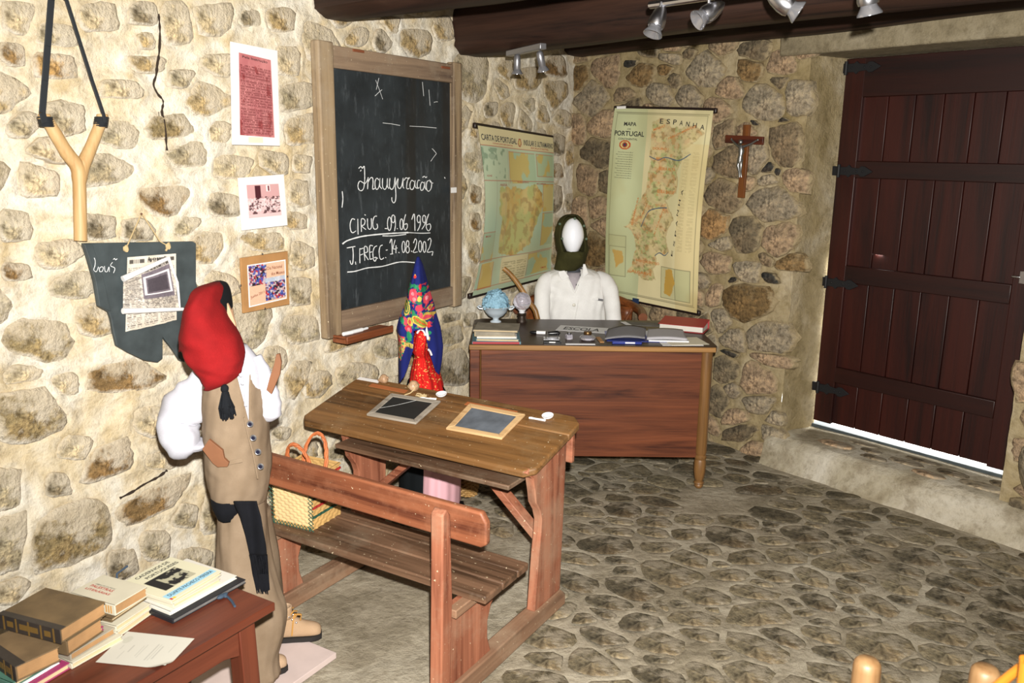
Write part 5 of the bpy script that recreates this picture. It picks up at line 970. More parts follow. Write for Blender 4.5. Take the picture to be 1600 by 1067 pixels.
# walking cane leaning behind the desk
cz = atY(786, 418, 4.96); cb = atY(840, 498, 4.885); n = thing('walking_cane', 'curved brown wooden cane leaning behind the desk by the green chart', 'cane', None, float(cb[0]+.06), 4.885, 0.)
o3 = Vector((cb[0]+.06, 4.885, 0)); pts = [Vector((0, 0, .0)), Vector((-.01, 0, .35)), Vector(cb)-o3, Vector(atY(826, 471, 4.91))-o3, Vector(atY(812, 447, 4.93))-o3, Vector(atY(798, 429, 4.95))-o3, Vector(atY(787, 419, 4.96))-o3]
g = G(); sm = smoothline(pts, 4); g.tube([Vector(q) for q in sm], [.017-.003*i/len(sm) for i in range(len(sm))], 12); obj('shaft', g, 'stickd', n); 
# sign
p0, p1 = T(868, 516), T(945, 521); w = float(np.linalg.norm(p1-p0)); n = at('school_sign', 'white paper strip lettered ESCOLA on the teacher desk', 'sign', (p0[0], p0[1]), rot=math.atan2(p1[1]-p0[1], p1[0]-p0[0])); n.location.z += .0004
g = G(); g.box((w/2, .07, .0006), (w, .14, .001)); obj('card', g, 'bright', n); g = G(); text_on(g, 'ESCOLA', .13, -.03, .86, .075, lambda u, v: (u*w, .0-v, 0*u+.0016), .015); obj('lettering', g, 'ink', n)
# pens, stamp holder, glass inkwells
p = T(828, 522); n = at('marker_pen', 'black and white marker pen lying left of the inkstand', 'pen', (p[0], p[1]), rot=R(-4)); g = G(); g.tube([(0, 0, .010), (.008, 0, .010), (.035, 0, .010)], [.005, .009, .010], 12); obj('cap', g, 'plastic', n); g = G(); g.tube([(.035, 0, .010), (.085, 0, .010)], .0095, 12); obj('barrel', g, 'white', n)
p = T(862, 530); n = at('inkstand', 'chromed inkstand with black pen rest in front of the ESCOLA sign', 'inkstand', (p[0], p[1]), rot=R(-3))
g = G(); g.box((0, 0, .004), (.085, .05, .008)); obj('tray', g, 'steel', n, .002)
g = G(); g.tube([(-.02, .0, .030), (.03, .0, .034), (.04, 0, .028)], [.010, .013, .010], 12); obj('blotter_roller', g, 'plastic', n)
for x in (-.03, -.015, .03): g = G(); g.tube([(x, -.012, .006), (x, -.014, .03), (x, .0, .04), (x, .012, .028), (x, .012, .006)], .0025, 6); obj('wire_rest', g, 'steel', n)
g = G(); g.box((0, -.022, .012), (.05, .012, .006)); obj('badge', g, 'silver', n, .001)
p = T(863, 537); n = at('ink_pad', 'small black ink pad in front of the chromed inkstand', 'pad', (p[0], p[1]+.012), rot=R(-2)); g = G(); g.box((0, 0, .006), (.088, .022, .012)); obj('case', g, 'plastic', n, .002); g = G(); g.box((0, -.0115, .007), (.032, .001, .005)); obj('badge', g, 'white', n)
p = T(889, 530); n = at('glass_inkwell', 'square clear glass inkwell right of the chromed inkstand', 'inkwell', (p[0], p[1]), rot=.3); g = G(); g.box((0, 0, .013), (.032, .032, .026)); obj('bottle', g, 'clear', n, .004); g = G(); g.lathe([(.010, .026), (.012, .028), (.012, .038), (.008, .040)], (0, 0, 0), 16); obj('stopper', g, 'steel', n)
p = T(918, 531); n = at('brass_inkwell', 'low round glass inkwell with brass lid by the open notebook', 'inkwell', (p[0], p[1])); g = G(); g.lathe([(.030, 0), (.040, .006), (.042, .014), (.034, .022), (.018, .028), (.016, .030)], (0, 0, 0), 28); obj('bottle', g, 'clear', n, angle=50); g = G(); g.lathe([(.020, .028), (.021, .031), (.021, .042), (.018, .046), (.001, .047)], (0, 0, 0), 24); obj('lid', g, 'brass', n, angle=40)
p = T(893, 539); n = at('glass_ruler', 'flat white ruler along the front edge of the desk', 'ruler', (p[0], p[1]+.01), rot=.02); g = G(); g.box((.045, 0, .003), (.15, .020, .004)); obj('blade', g, 'bright', n, .001)
p = T(941, 533); n = at('wooden_rule', 'short tan wooden rule left of the open notebook', 'ruler', (p[0]-.01, p[1]+.02), rot=R(95)); g = G(); g.box((0, 0, .003), (.12, .022, .005)); obj('blade', g, 'cardboard', n, .001)
# open notebook
p0, p1, pt_ = T(945, 533), T(1084, 537), T(1009, 505); n = at('open_notebook', 'open notebook with grey blank pages on the teacher desk', 'book', (p0[0], p0[1]+.004), rot=R(-3)); w = .205; d = .27
pj = lambda x, c: (.012+.024*math.sin(max(0, min(1, x))*PI*.8)) 
g = G()
for k in range(2): g.grid(lambda u, v: (u*w+.03*v, v*d*.9, .010+.022*math.sin(u*PI*.92)**1.0*(.5+.5*v)+.006*u+.0*k), 18, 8)
obj('left_page', g, 'notepg', n, solid=.006); g = G(); g.grid(lambda u, v: (w+.01+u*w+.03*v-.02*v*u, v*d*.9, .016+.006*math.sin((1-u)*PI)), 18, 8, flip=False); obj('right_page', g, 'notepg', n, solid=.010)
g = G(); g.box((w*1.5+.02, .12, .006), (w, .24, .008)); obj('page_block', g, 'bright', n, .001); g = G(); g.box((w+.01, .12, .0015), (w*2, .245, .003)); obj('cover', g, 'plas_blue', n, .001)
p = T(961, 537); n = at('blue_pencil_box', 'long dark blue box under the left page of the notebook', 'box', (p[0], p[1]+.0), rot=R(-1)); g = G(); g.box((.06, -.004, .007), (.15, .012, .014)); obj('case', g, 'plas_blue', n, .003); g = G(); g.box((.075, -.0105, .008), (.05, .001, .007)); obj('badge', g, 'white', n)
p = T(1050, 541); n = at('loose_sheets', 'loose pale sheets poking out from under the notebook', 'paper', (p[0], p[1]+.008), rot=R(3)); g = G(); g.box((.06, .09, .0008), (.21, .17, .0012)); obj('sheet', g, 'white', n); g = G(); g.box((.09, .10, .0024), (.20, .17, .0012), rz=.12); obj('sheet', g, 'paper', n)
p = T(1031, 517); n = at('red_folder', 'thick red folder tilted open behind the notebook', 'folder', (p[0]+.0, p[1]+.03), rot=R(-24))
g = G(); m_ = Matrix.Rotation(R(7), 3, 'X'); g.box((.12, .07, .045), (.25, .15, .003), m=m_); g.box((.12, .07, .003), (.25, .15, .003)); g.box((.12, .145, .026), (.25, .003, .052)); obj('cover', g, 'plas_red', n, .001); g = G(); g.box((.12, .07, .02), (.235, .135, .028)); obj('page_block', g, 'pages', n); g = G(); g.box((.14, .07, .0478), (.17, .09, .0008), m=m_); obj('front_label', g, 'darkcard', n) if False else None
p = T(985, 507); n = at('postcards', 'grey printed cards lying behind the open notebook', 'paper', (p[0], p[1]), rot=R(-6)); g = G(); g.box((.07, .02, .001), (.19, .10, .0015)); obj('card', g, 'darkcard', n); g = G(); g.box((-.02, .0, .003), (.03, .12, .0015), rz=.35); obj('paper_strip', g, 'bright', n)

# ================================================================== WOMAN MANNEQUIN BEHIND THE DESK
WY = 5.10; WR = Vector((.372, WY, 0))
def Wc(x, y, dy=0.): p = atY(x/5.613+830, y/5.613+320, WY+dy); return Vector(p)-WR
def wrow(y, xl, xr, ry, dy=0., tl=0.): a, b = Wc(xl, y), Wc(xr, y); return ((a.x+b.x)/2, dy, (a.z+b.z)/2, (b.x-a.x)/2, ry, tl)
n = thing('teacher_mannequin', 'seated mannequin with blank white face, olive headscarf and white coat', 'mannequin', None, *WR)
g = G(); c = Wc(362, 280, -.02); g.ell((c.x, -.045, c.z), (.066, .075, .112), 28, 20, fn=lambda q: Vector((q.x*(1-.30*max(0, -q.z)/.112), q.y, q.z))); obj('head', g, 'manq', n, angle=180)
g = G(); g.loft([wrow(90, 330, 395, .03, .03), wrow(104, 285, 425, .07, .03), wrow(150, 240, 462, .10, .03), wrow(250, 212, 490, .115, .03), wrow(350, 222, 498, .115, .02), wrow(400, 236, 498, .11, .01), wrow(450, 226, 482, .10, -.01), wrow(510, 214, 462, .09, -.005), wrow(565, 205, 400, .075, .0)], 40, .025, 5, 3,
 skip=lambda v, a: 225 < a < 315 and .06 < v < .60)
obj('headscarf', g, 'olive', n, angle=180, solid=.004)
g = G(); g.loft([wrow(395, 300, 440, .055, -.045), wrow(440, 250, 480, .085, -.03), wrow(490, 225, 470, .085, -.02), wrow(540, 212, 420, .07, -.01)], 32, .05, 6, 8); obj('scarf_wrap', g, 'olive', n, angle=180)
g = G()
for q in ((375, 112), (266, 285), (475, 288), (455, 175), (245, 158), (338, 470)): w_ = Wc(*q); g.ell((w_.x, -.10 if q[1] > 400 else -.075, w_.z), (.008, .006, .008), 8, 5)
obj('sequin', g, 'leafg', n)['kind'] = 'stuff'
g = G(); g.loft([wrow(500, 290, 445, .045, .01), wrow(560, 285, 445, .05, .005), wrow(640, 280, 450, .06, 0)], 20); obj('neck', g, 'neck', n, angle=180)
g = G(); g.loft([wrow(585, 300, 440, .06, -.01), wrow(650, 260, 470, .10, -.012), wrow(800, 230, 560, .108, -.015), wrow(1000, 200, 600, .10, -.01)], 28); obj('blouse', g, 'blouse', n, angle=180)
g = G()
for q in ((432, 600), (393, 678), (402, 775)): w_ = Wc(*q); g.ell((w_.x, -.118 if q[1] > 640 else -.085, w_.z), (.010, .006, .010), 12, 6)
obj('blouse_button', g, 'button', n)
def coatskip(v, a): return v < .5 and abs(a-270+v*8) < 27*(1-v/.5)+.5
rows = [wrow(555, 245, 485, .062, .0), wrow(580, 180, 560, .085, .0), wrow(610, 120, 630, .105, 0), wrow(660, 100, 660, .118, 0), wrow(740, 110, 665, .124, 0), wrow(820, 120, 660, .126, -.0), wrow(920, 125, 655, .124, 0), wrow(1120, 110, 680, .13, .01), wrow(1300, 80, 700, .16, .0)]
g = G(); g.loft(rows, 260, .018, 9, 5, skip=coatskip, cap=False, sub=8); obj('coat', g, 'coat', n, angle=180, solid=.004)
for s_ in (-1, 1): rim_tube(rows, [(.5*k/12, 270-8*(.5*k/12)+s_*27*(1-k/12)) for k in range(2, 13)], .006, 'coat', 'lapel_edge', n)
for s_ in (-1, 1):
    g = G(); L = [Wc(190 if s_ < 0 else 575, 625), Wc(140 if s_ < 0 else 630, 650), Wc(100 if s_ < 0 else 678, 730), Wc(92 if s_ < 0 else 695, 850), Wc(98 if s_ < 0 else 705, 1000), Wc(110 if s_ < 0 else 700, 1120), Wc(200 if s_ < 0 else 600, 1140)]
    for i, q in enumerate(L): q.y = -.0-.03*i
    P_ = [Vector(q) for q in smoothline(L, 4)]; g.tube(P_, [(.032+.022*min(1, i/6))*(1-.010*i)*(1+.03*math.sin(i*1.7)) for i in range(len(P_))], 18); obj('sleeve', g, 'coat', n, angle=180)
for pts, m_ in (([(228, 562), (285, 555), (325, 612), (262, 640), (240, 610)], 'coat'), ([(443, 500), (462, 500), (490, 580), (452, 612), (437, 585)], 'coat')):
    g = G(); g.prism([(Wc(*q).x, Wc(*q).z) for q in pts], -.108, -.096); obj('collar', g, m_, n, .003)
g = G(); 
q = Wc(362, 845); g.ell((q.x, -.135, q.z), (.010, .005, .010), 14, 6); obj('coat_button', g, 'pearl', n)
g = G(); a, b = Wc(520, 795), Wc(615, 800); g.bar((a.x, -.126, a.z), (b.x, -.112, b.z), .004, .010); obj('pocket_welt', g, 'coat', n, .001); g = G(); a, b = Wc(570, 798), Wc(612, 806); g.bar((a.x, -.128, a.z), (b.x, -.122, b.z), .004, .012); obj('pocket_tag', g, 'silver', n)
g = G(); r_ = [Wc(398, 800), Wc(392, 860), Wc(378, 930), Wc(366, 1010)]; g.tube([Vector((q.x, -.128, q.z)) for q in r_], .003, 6); obj('placket', g, 'coat', n)
g = G(); g.loft([(0, 0, .60, .20, .15), (0, -.03, .50, .21, .18), (0, -.06, .42, .20, .17), (0, -.07, .25, .20, .14), (0, -.07, .06, .20, .13)], 32, .04, 8, 2); obj('skirt', g, 'black', n, angle=180)
for s_ in (-.09, .09): g = G(); g.tube([(s_, -.07, .10), (s_, -.07, .03), (s_, -.10, .022), (s_, -.16, .018)], [.035, .035, .032, .02], 12); obj('shoe', g, 'plastic', n)
# chair behind
n = thing('desk_chair', 'brown wooden armchair mostly hidden behind the seated mannequin', 'chair', None, .43, 5.22, 0)
g = G(); g.box((-.05, -.02, .385), (.46, .42, .03)); obj('seat', g, 'chairw', n, .01)
for x in (-.24, .15):
    for y in (-.19, .17): g = G(); g.tube([(x, y, 0), (x, y, .37)], [.016, .02], 10); obj('leg', g, 'chairw', n)
g = G(); pts = [(.36, -.16, .745), (.37, .0, .755), (.33, .14, .765), (.20, .23, .80), (-.05, .26, .82), (-.25, .22, .80), (-.36, .12, .765), (-.40, -.02, .755)]; g.tube([Vector(q) for q in smoothline(pts, 4)], .028, 10); obj('arm_rail', g, 'chairw', n)
g = G(); g.grid(lambda u, v: (.33-.70*u, .10+.13*math.sin(u*PI), .56+.20*v), 16, 4); obj('backrest', g, 'chairw', n, solid=.02)
for x, y, zt in ((.33, .10, .75), (-.37, .04, .75), (.15, .22, .80), (-.2, .22, .80)): g = G(); g.tube([(min(.16, max(-.24, x)), min(.19, y), .39), (x, y, zt)], .012, 8); obj('spindle', g, 'chairw', n)

# ================================================================== BOY MANNEQUIN
BY = 2.60; BR = Vector((-.87, BY, 0))
def Bp(x, y, dy=0.): return Vector(atY(x, y, BY+dy))-BR
def brow(y, xl, xr, ry, dy=0., tl=0.): a, b = Bp(xl, y, dy), Bp(xr, y, dy); return ((a.x+b.x)/2, dy, (a.z+b.z)/2, (b.x-a.x)/2, ry, tl)
def c4(x, y): return x/3.235+230, y/3.233+430
def b4(x, y, dy=0.): q = Bp(*c4(x, y), dy); q.y = 0; return q
def r4(y, xl, xr, ry, dy=0., tl=0.): return brow(c4(0, y)[1], c4(xl, 0)[0], c4(xr, 0)[0], ry, dy, tl)
n = thing('boy_mannequin', 'boy mannequin in red stocking cap, white shirt, khaki waistcoat and trousers', 'mannequin', None, *BR)
g = G(); g.loft([brow(452, 335, 350, .03, .05), brow(465, 326, 358, .04, .05), brow(495, 326, 365, .045, .05), brow(520, 332, 363, .04, .05), brow(540, 340, 358, .04, .03), brow(560, 342, 364, .04)], 24); obj('head', g, 'tan', n, angle=180)
g = G(); pl_ = [(395, 120), (412, 150), (425, 180), (447, 240), (450, 262), (436, 278), (425, 262), (380, 230), (380, 130)]; g.prism([(b4(*q).x, b4(*q).z) for q in pl_], -.006, .006); obj('face_board', g, 'tan', n, .001)
g = G(); g.loft([r4(38, 318, 362, .05, .01), r4(55, 300, 385, .085, .01), r4(90, 290, 402, .095, .01), r4(140, 300, 410, .10, .005), r4(190, 330, 407, .10, .0), r4(225, 350, 403, .09, 0)], 32, .01); obj('cap_band', g, 'blackfelt', n, angle=180)
rr = [r4(44, 300, 358, .05, -.02), r4(62, 250, 366, .08, -.03), r4(100, 232, 371, .10, -.035), r4(150, 214, 376, .112, -.04), r4(220, 195, 402, .115, -.05), r4(290, 180, 446, .11, -.06), r4(340, 172, 470, .10, -.065), r4(390, 171, 487, .09, -.075), r4(430, 182, 487, .08, -.085), r4(465, 225, 478, .07, -.09), r4(500, 258, 462, .06, -.095), r4(540, 268, 428, .045, -.10), r4(574, 282, 350, .022, -.10), r4(580, 300, 335, .008, -.10)]
g = G(); g.loft(rr, 56, .035, 3, 2.); 
def crease(v):
    x, y, z = v; a = b4(240, 380); b = b4(330, 520); d = abs((x-a.x)*(b.z-a.z)-(z-a.z)*(b.x-a.x))/math.hypot(b.x-a.x, b.z-a.z); t = ((x-a.x)*(b.x-a.x)+(z-a.z)*(b.z-a.z))/((b.x-a.x)**2+(b.z-a.z)**2)
    return (x, y+(.05*math.exp(-(d/.013)**2) if y < -.06 and -.2 < t < 1.1 else 0), z)
g.v = [crease(v) for v in g.v]; obj('stocking_cap', g, 'redfelt', n, angle=180)
g = G(); q = b4(392, 572, -.16); q.y = -.16; g.ell(q, (.012, .012, .013), 12, 8); q2 = b4(396, 605, -.16); g.tube([(q.x, -.158, q.z), (q2.x, -.162, q2.z)], .009, 10); a = b4(372, 725, -.16); b = b4(446, 705, -.16); top = b4(394, 590, -.16)
for i in range(46):
    f = random.random(); bz = a.z+(b.z-a.z)*f+random.uniform(-.01, .012); bx = a.x+(b.x-a.x)*f; g.tube([(top.x+(f-.5)*.016, -.16+random.uniform(-.008, .008), top.z), (top.x*.4+bx*.6+(f-.5)*.012, -.17+random.uniform(-.012, .012), top.z*.45+bz*.55), (bx, -.16+random.uniform(-.01, .01), bz)], [.002, .003, .0022], 4)
g.tube([(top.x, -.158, top.z), (top.x+.004, -.166, (top.z+a.z)/2), (top.x+.008, -.16, a.z+.03)], [.010, .018, .020], 10); obj('tassel', g, 'blackfelt', n)
# shirt
g = G(); g.loft([brow(540, 350, 385, .045), brow(556, 330, 398, .07), brow(575, 322, 408, .10), brow(610, 320, 412, .112), brow(680, 324, 412, .105), brow(740, 332, 408, .10)], 40, .012); obj('shirt', g, 'shirt', n, angle=180)
g = G(); L = [b4(310, 515), b4(282, 565), b4(244, 625), b4(205, 675), b4(190, 722), b4(205, 770), b4(246, 808), b4(292, 845)]
for i, q in enumerate(L): q.y = [-.0, -.015, -.03, -.045, -.055, -.07, -.085, -.09][i]
P_ = [Vector(q) for q in smoothline(L, 4)]; kk = len(P_); rs = np.interp(np.linspace(0, 1, kk), [0, .14, .28, .43, .57, .71, .86, 1], [.045, .060, .070, .068, .064, .066, .058, .032])
g.tube(P_, [float(r)*(1+.04*math.sin(i*1.3)) for i, r in enumerate(rs)], 28)
g.v = [(x+.012*mnoise.noise(Vector((x*22, y*18, z*20))), y, z+.012*mnoise.noise(Vector((x*14, y*20, z*14+5)))) for x, y, z in g.v]; obj('sleeve', g, 'shirt', n, angle=180)
g = G(); g.loft([r4(800, 88, 210, .03, -.06, -.25), r4(830, 90, 300, .045, -.07, -.15), r4(860, 130, 300, .04, -.08, -.05), r4(882, 200, 285, .02, -.08)], 28, .08, 7); obj('rolled_cuff', g, 'shirt', n, angle=180)
g = G(); L = [b4(530, 420), b4(560, 480), b4(590, 560), b4(608, 620), b4(612, 680), b4(600, 735)]; P_ = [Vector(q)+Vector((0, .01, 0)) for q in smoothline(L, 4)]; rs = np.interp(np.linspace(0, 1, len(P_)), [0, .3, .6, .85, 1], [.026, .034, .036, .040, .018]); g.tube(P_, [float(r)*(1+.05*math.sin(i*1.9)) for i, r in enumerate(rs)], 22); obj('sleeve', g, 'shirt', n, angle=180)
def plate(nm, pts, y0, y1, mat='mdf'): g = G(); g.prism([(b4(*q, y0).x, b4(*q, y0).z) for q in pts], y0, y1); obj(nm, g, mat, n, .001)
plate('hand_board', [(277, 880), (312, 830), (380, 885), (388, 925), (412, 948), (405, 968), (355, 970), (330, 950)], -.150, -.138)
plate('hand_board', [(602, 580), (618, 520), (640, 455), (652, 400), (668, 397), (677, 440), (670, 500), (645, 560), (628, 602)], -.030, -.018)
g = G(); g.tube([b4(492, 480, -.11)+Vector((0, -.108, 0)), b4(494, 540, -.12)+Vector((0, -.116, 0)), b4(496, 600, -.12)+Vector((0, -.118, 0)), b4(497, 660, -.12)+Vector((0, -.118, 0))], .005, 8); 
for q in ((472, 505), (480, 545)): w_ = b4(*q, -.12); g.ell((w_.x, -.118, w_.z), (.006, .004, .006), 10, 5)
obj('shirt_placket', g, 'shirt', n)
# waistcoat: closed loft with the V and armhole edges left open
vr = [brow(550, 348, 388, .065, 0), brow(560, 331, 396, .088), brow(580, 325, 405, .118), brow(610, 321, 411, .130), brow(650, 322, 416, .132), brow(690, 323, 418, .130), brow(730, 326, 421, .128), brow(764, 334, 414, .125)]
ax_ = b4(500, 716)
g = G(); g.loft(vr, 220, .010, 8, 4, sub=12, cap=False, skip=lambda v, a: v < .57 and 288+27*(v/.57) < a < 340-23*(v/.57))
zb_ = Bp(370, 764, -.1).z; hx = Bp(396, 764, -.12).x
g.v = [(x, y, z-(.035*math.exp(-((x-hx)/.022)**2) if z < zb_+.03 and y < 0 else 0)) for x, y, z in g.v]
for k in (0, 1): rim_tube(vr, [(.57*q/12, (288+27*q/12) if k == 0 else (340-23*q/12)) for q in range(0, 13)], .0035, 'vest', 'neck_edge', n)
obj('waistcoat', g, 'vest', n, angle=180, solid=.004)
for i, q in enumerate(((517, 755), (533, 825), (556, 897), (568, 972))):
    w_ = b4(*q, -.12); w_.y = -.0; yb_ = [-.112, -.112, -.110, -.108][i]; g = G(); g.lathe([(.0095, 0), (.0105, .002), (.0085, .004), (.006, .003), (.001, .003)], (w_.x, yb_, w_.z), 16, Matrix.Rotation(R(90), 3, 'X')); obj('button', g, 'silver' if i < 9 else 'button', n); 
    g = G(); g.lathe([(.006, .0035), (.006, .005), (.001, .005)], (w_.x, yb_, w_.z), 12, Matrix.Rotation(R(90), 3, 'X')); obj('button_face', g, 'button', n)
g = G(); e_ = [b4(492, 716, -.118), b4(508, 800, -.118), b4(532, 890, -.118), b4(550, 990, -.118), b4(556, 1030, -.118)]; g.tube([Vector((q.x, -.121+.002*i, q.z)) for i, q in enumerate(e_)], .0026, 6); obj('front_seam', g, 'vest', n)
g = G(); a, b = b4(440, 940), b4(335, 1000); g.bar((b4(400, 950, -.13).x, -.133, b4(400, 950, -.13).z), (b4(480, 935, -.13).x, -.128, b4(480, 935, -.13).z), .004, .014, up=(0, 0, 1)); obj('pocket_welt', g, 'vest', n, .002)
# trousers, sash
g = G(); g.loft([brow(745, 338, 410, .105, 0), brow(800, 343, 415, .108, -.01), brow(860, 342, 420, .10, -.035), brow(920, 344, 434, .09, -.06), brow(950, 350, 447, .085, -.075), brow(985, 358, 445, .08, -.09), brow(1025, 367, 434, .07, -.11), brow(1056, 374, 436, .065, -.125)], 44, .045, 6, 1); obj('trouser_leg', g, 'trouser', n, angle=180)
g = G(); g.loft([brow(800, 380, 420, .08, .05), brow(840, 385, 429, .08, .06), brow(880, 392, 436, .08, .075), brow(930, 398, 440, .075, .09), brow(985, 398, 444, .07, .10)], 40, .04, 6, 6); obj('trouser_leg', g, 'trouser', n, angle=180)
c8 = lambda x, y: (x/3.262+310, y/3.262+740)
def s8(x, y, d): q = Bp(*c8(x, y), d); return Vector((q.x, d, q.z))
g = G(); g.loft([brow(762, 336, 404, .130), brow(776, 338, 402, .132), brow(792, 345, 398, .120)], 48, .012, cap=False); obj('sash', g, 'sash', n, angle=180, solid=.003)
rows_ = [(140, 180, 296), (160, 185, 300), (220, 213, 318), (300, 235, 333), (370, 252, 345), (415, 262, 348)]
g = G(); 
def sashf(u, v):
    y = 140+275*v; l_ = np.interp(y, [r[0] for r in rows_], [r[1] for r in rows_]); r_ = np.interp(y, [r[0] for r in rows_], [r[2] for r in rows_]); p = s8(l_+(r_-l_)*u, y, -.146-.006*math.sin(u*7+v*3)+.012*v); return tuple(p)
g.grid(sashf, 14, 20); obj('sash_tail', g, 'sash', n, angle=180, solid=.004)
g = G()
for i in range(40):
    f = i/39; x0_ = 262+86*f; x1_ = 298+64*f+random.uniform(-4, 4); g.tube([s8(x0_, 412, -.130), s8((x0_+x1_)/2+random.uniform(-4, 4), 510, -.128), s8(x1_, 600+random.uniform(-14, 16), -.126)], [.0028, .0026, .0014], 4)
obj('fringe', g, 'sash', n)['kind'] = 'stuff'
# boots
def boot(root, heel, toe, h, w=.042, label=None):
    heel, toe = Vector(heel), Vector(toe); d = toe-heel; L = d.length; ang = math.atan2(d.y, d.x); m_ = Matrix.Translation(heel) @ Matrix.Rotation(ang, 4, 'Z')
    prof = [(0, .05, .062, .030), (.08, .058, .068, .038), (.25, .055, .062, .040), (.42, .045, .048, .041), (.6, .037, .034, .045), (.78, .033, .029, .047), (.92, .030, .025, .040), (1., .025, .017, .022)]
    g = G(); V = []; nn = 24; sc_ = L/.25
    for t_, zc_, hz, wy in prof:
        for j in range(nn):
            th = 2*PI*j/nn; V.append(m_ @ Vector((t_*L, math.cos(th)*wy*sc_, max(.016, (zc_+math.sin(th)*hz)*h))))
    k = len(prof); g.add(V, [(i*nn+j, i*nn+(j+1) % nn, (i+1)*nn+(j+1) % nn, (i+1)*nn+j) for i in range(k-1) for j in range(nn)]+[tuple(range(nn)), tuple((k-1)*nn+j for j in range(nn))]); o = obj('boot', g, 'suede', root, angle=180, subsurf=1)
    g = G(); out_ = [(t_*L, s_*wy*sc_*1.06) for s_, rng_ in ((1, prof), (-1, prof[::-1])) for t_, zc_, hz, wy in rng_]; V = [m_ @ Vector((x, y, z)) for z in (0, .017) for x, y in out_]; q = len(out_); g.add(V, [tuple(range(q)), tuple(range(2*q-1, q-1, -1))]+[(i, i+q, (i+1) % q+q, (i+1) % q) for i in range(q)]); obj('sole', g, 'sole', o)
    g = G(); g.loft([(0, 0, .09*h, .045*sc_, .036*sc_), (0, 0, .135*h, .042*sc_, .034*sc_)], 20, .01, cap=False); g.v = [tuple(m_ @ Vector((x+.055*sc_, y, z))) for x, y, z in g.v]; obj('collar', g, 'suede', o, solid=.005)
    g = G()
    for i in range(4):
        for s_ in (-1, 1): x = (.26+.075*i)*L; z = (.112-.013*i)*h; g.ell(m_ @ Vector((x, s_*.026*sc_, z)), (.0045, .0045, .0045), 8, 5)
    obj('eyelet', g, 'steel', o)
    g = G()
    for i in range(3): x = (.30+.075*i)*L; z = (.120-.014*i)*h; g.tube([m_ @ Vector((x, -.022*sc_, z)), m_ @ Vector((x+.01, 0, z+.006)), m_ @ Vector((x+.02, .022*sc_, z-.004))], .0028, 6)
    x = .45*L; z = .095*h; g.tube([m_ @ Vector((x, -.012, z+.01)), m_ @ Vector((x-.004, -.045*sc_, z-.01)), m_ @ Vector((x-.01, -.05*sc_, z-.06))], .0028, 6); g.tube([m_ @ Vector((x, -.012, z+.01)), m_ @ Vector((x+.025, -.035*sc_, z+.012)), m_ @ Vector((x+.02, -.03*sc_, z-.01))], .0028, 6); obj('lace', g, 'lace', o)
hz_ = .0245
h1 = Vector(atZ(428, 1000, hz_))-BR; t1 = Vector(atZ(503, 993, hz_))-BR; h1.z = t1.z = 0
rt = bpy.data.objects.new('boot_mount', None)
def boot_pair():
    a = Vector((h1.x, h1.y+.0, hz_)); b = Vector((t1.x, t1.y, hz_)); boot(n, a, b, .95)
    a = Vector(atZ(372, 1062, hz_))-BR; b = Vector(atZ(449, 1043, hz_))-BR; a.z = b.z = 0; boot(n, Vector((a.x, a.y, hz_)), Vector((b.x, b.y, hz_)), .95)
boot_pair(); bpy.data.objects.remove(rt)
# pale board under the boy
q = [FL.l(atZ(478, 1003, .022)), FL.l(atZ(442, 1075, .022))]; bb = thing('base_board', 'pale pinkish board on the floor under the boy mannequin', 'board', None, -.80, 2.60, 0, rot=FL.rz)
g = G(); Fb = Frame((-.80, 2.60, 0), FL.rz); cs = [Fb.l(atZ(*c, .022)) for c in ((478, 1000), (437, 1078))]; x1_ = (cs[0][0]); yb_ = cs[1][1]
g.box((x1_-.26, (yb_+.17)/2, .011), (.52, .17-yb_+.02, .022)); obj('board', g, 'base', bb, .002)

# ================================================================== GIRL MANNEQUIN
GY = 3.90; GR = Vector((-.345, GY, 0))
def Gp(x, y, dy=0.): q = Vector(atY(x/4.636+600, y/4.639+400, GY+dy))-GR; return q
n = thing('girl_mannequin', 'girl figure under a pointed navy floral headscarf with a red dotted blouse', 'mannequin', None, *GR)
def rowsurf(rows, nu, nv, base, mat, name, fold=.05, k=6, sd=1., paintfn=None, keepfn=None, solid=.003, dy0=0.):
    ys = np.array([r[0] for r in rows], float); Ls = np.array([r[1] for r in rows], float); Rs = np.array([r[2] for r in rows], float); D_ = np.array([r[3] for r in rows], float); dY = np.array([r[4] if len(r) > 4 else 0 for r in rows], float)
    P = Paint(nu, nv, base); yy = ys[0]+(ys[-1]-ys[0])*P.v; l_ = np.interp(yy, ys, Ls); r_ = np.interp(yy, ys, Rs); dd = np.interp(yy, ys, D_); dy = np.interp(yy, ys, dY); th = R(90)+2*PI*P.u
    amp = 1+fold*(np.sin(k*th+sd+2*P.v)*.6+.4*np.sin((2*k+1)*th+3*P.v+sd))*np.clip(P.v*5, 0, 1); cx = (l_+r_)/2+(r_-l_)/2*np.cos(th)
    scale = (Gp(400, 400).x-Gp(100, 400).x)/300; zt_, zb2 = Gp(250, ys[0]).z, Gp(250, ys[-1]).z
    X = Gp(250, 400).x+(Gp(250, 400).x-Gp(250, 400).x)+((l_+r_)/2-250)*scale+(r_-l_)/2*scale*np.cos(th)*amp; Yq = dd*np.sin(th)*amp+dy+dy0; Z = Gp(250, ys[0]).z+(zb2-zt_)*P.v
    if paintfn: paintfn(P, cx, yy)
    return painted(name, P, lambda u, v: (X, Yq, Z), mat, n, keep=(lambda u, v: keepfn(u, ys[0]+(ys[-1]-ys[0])*v, np.interp(ys[0]+(ys[-1]-ys[0])*v, ys, Ls), np.interp(ys[0]+(ys[-1]-ys[0])*v, ys, Rs))) if keepfn else None, solid=solid)
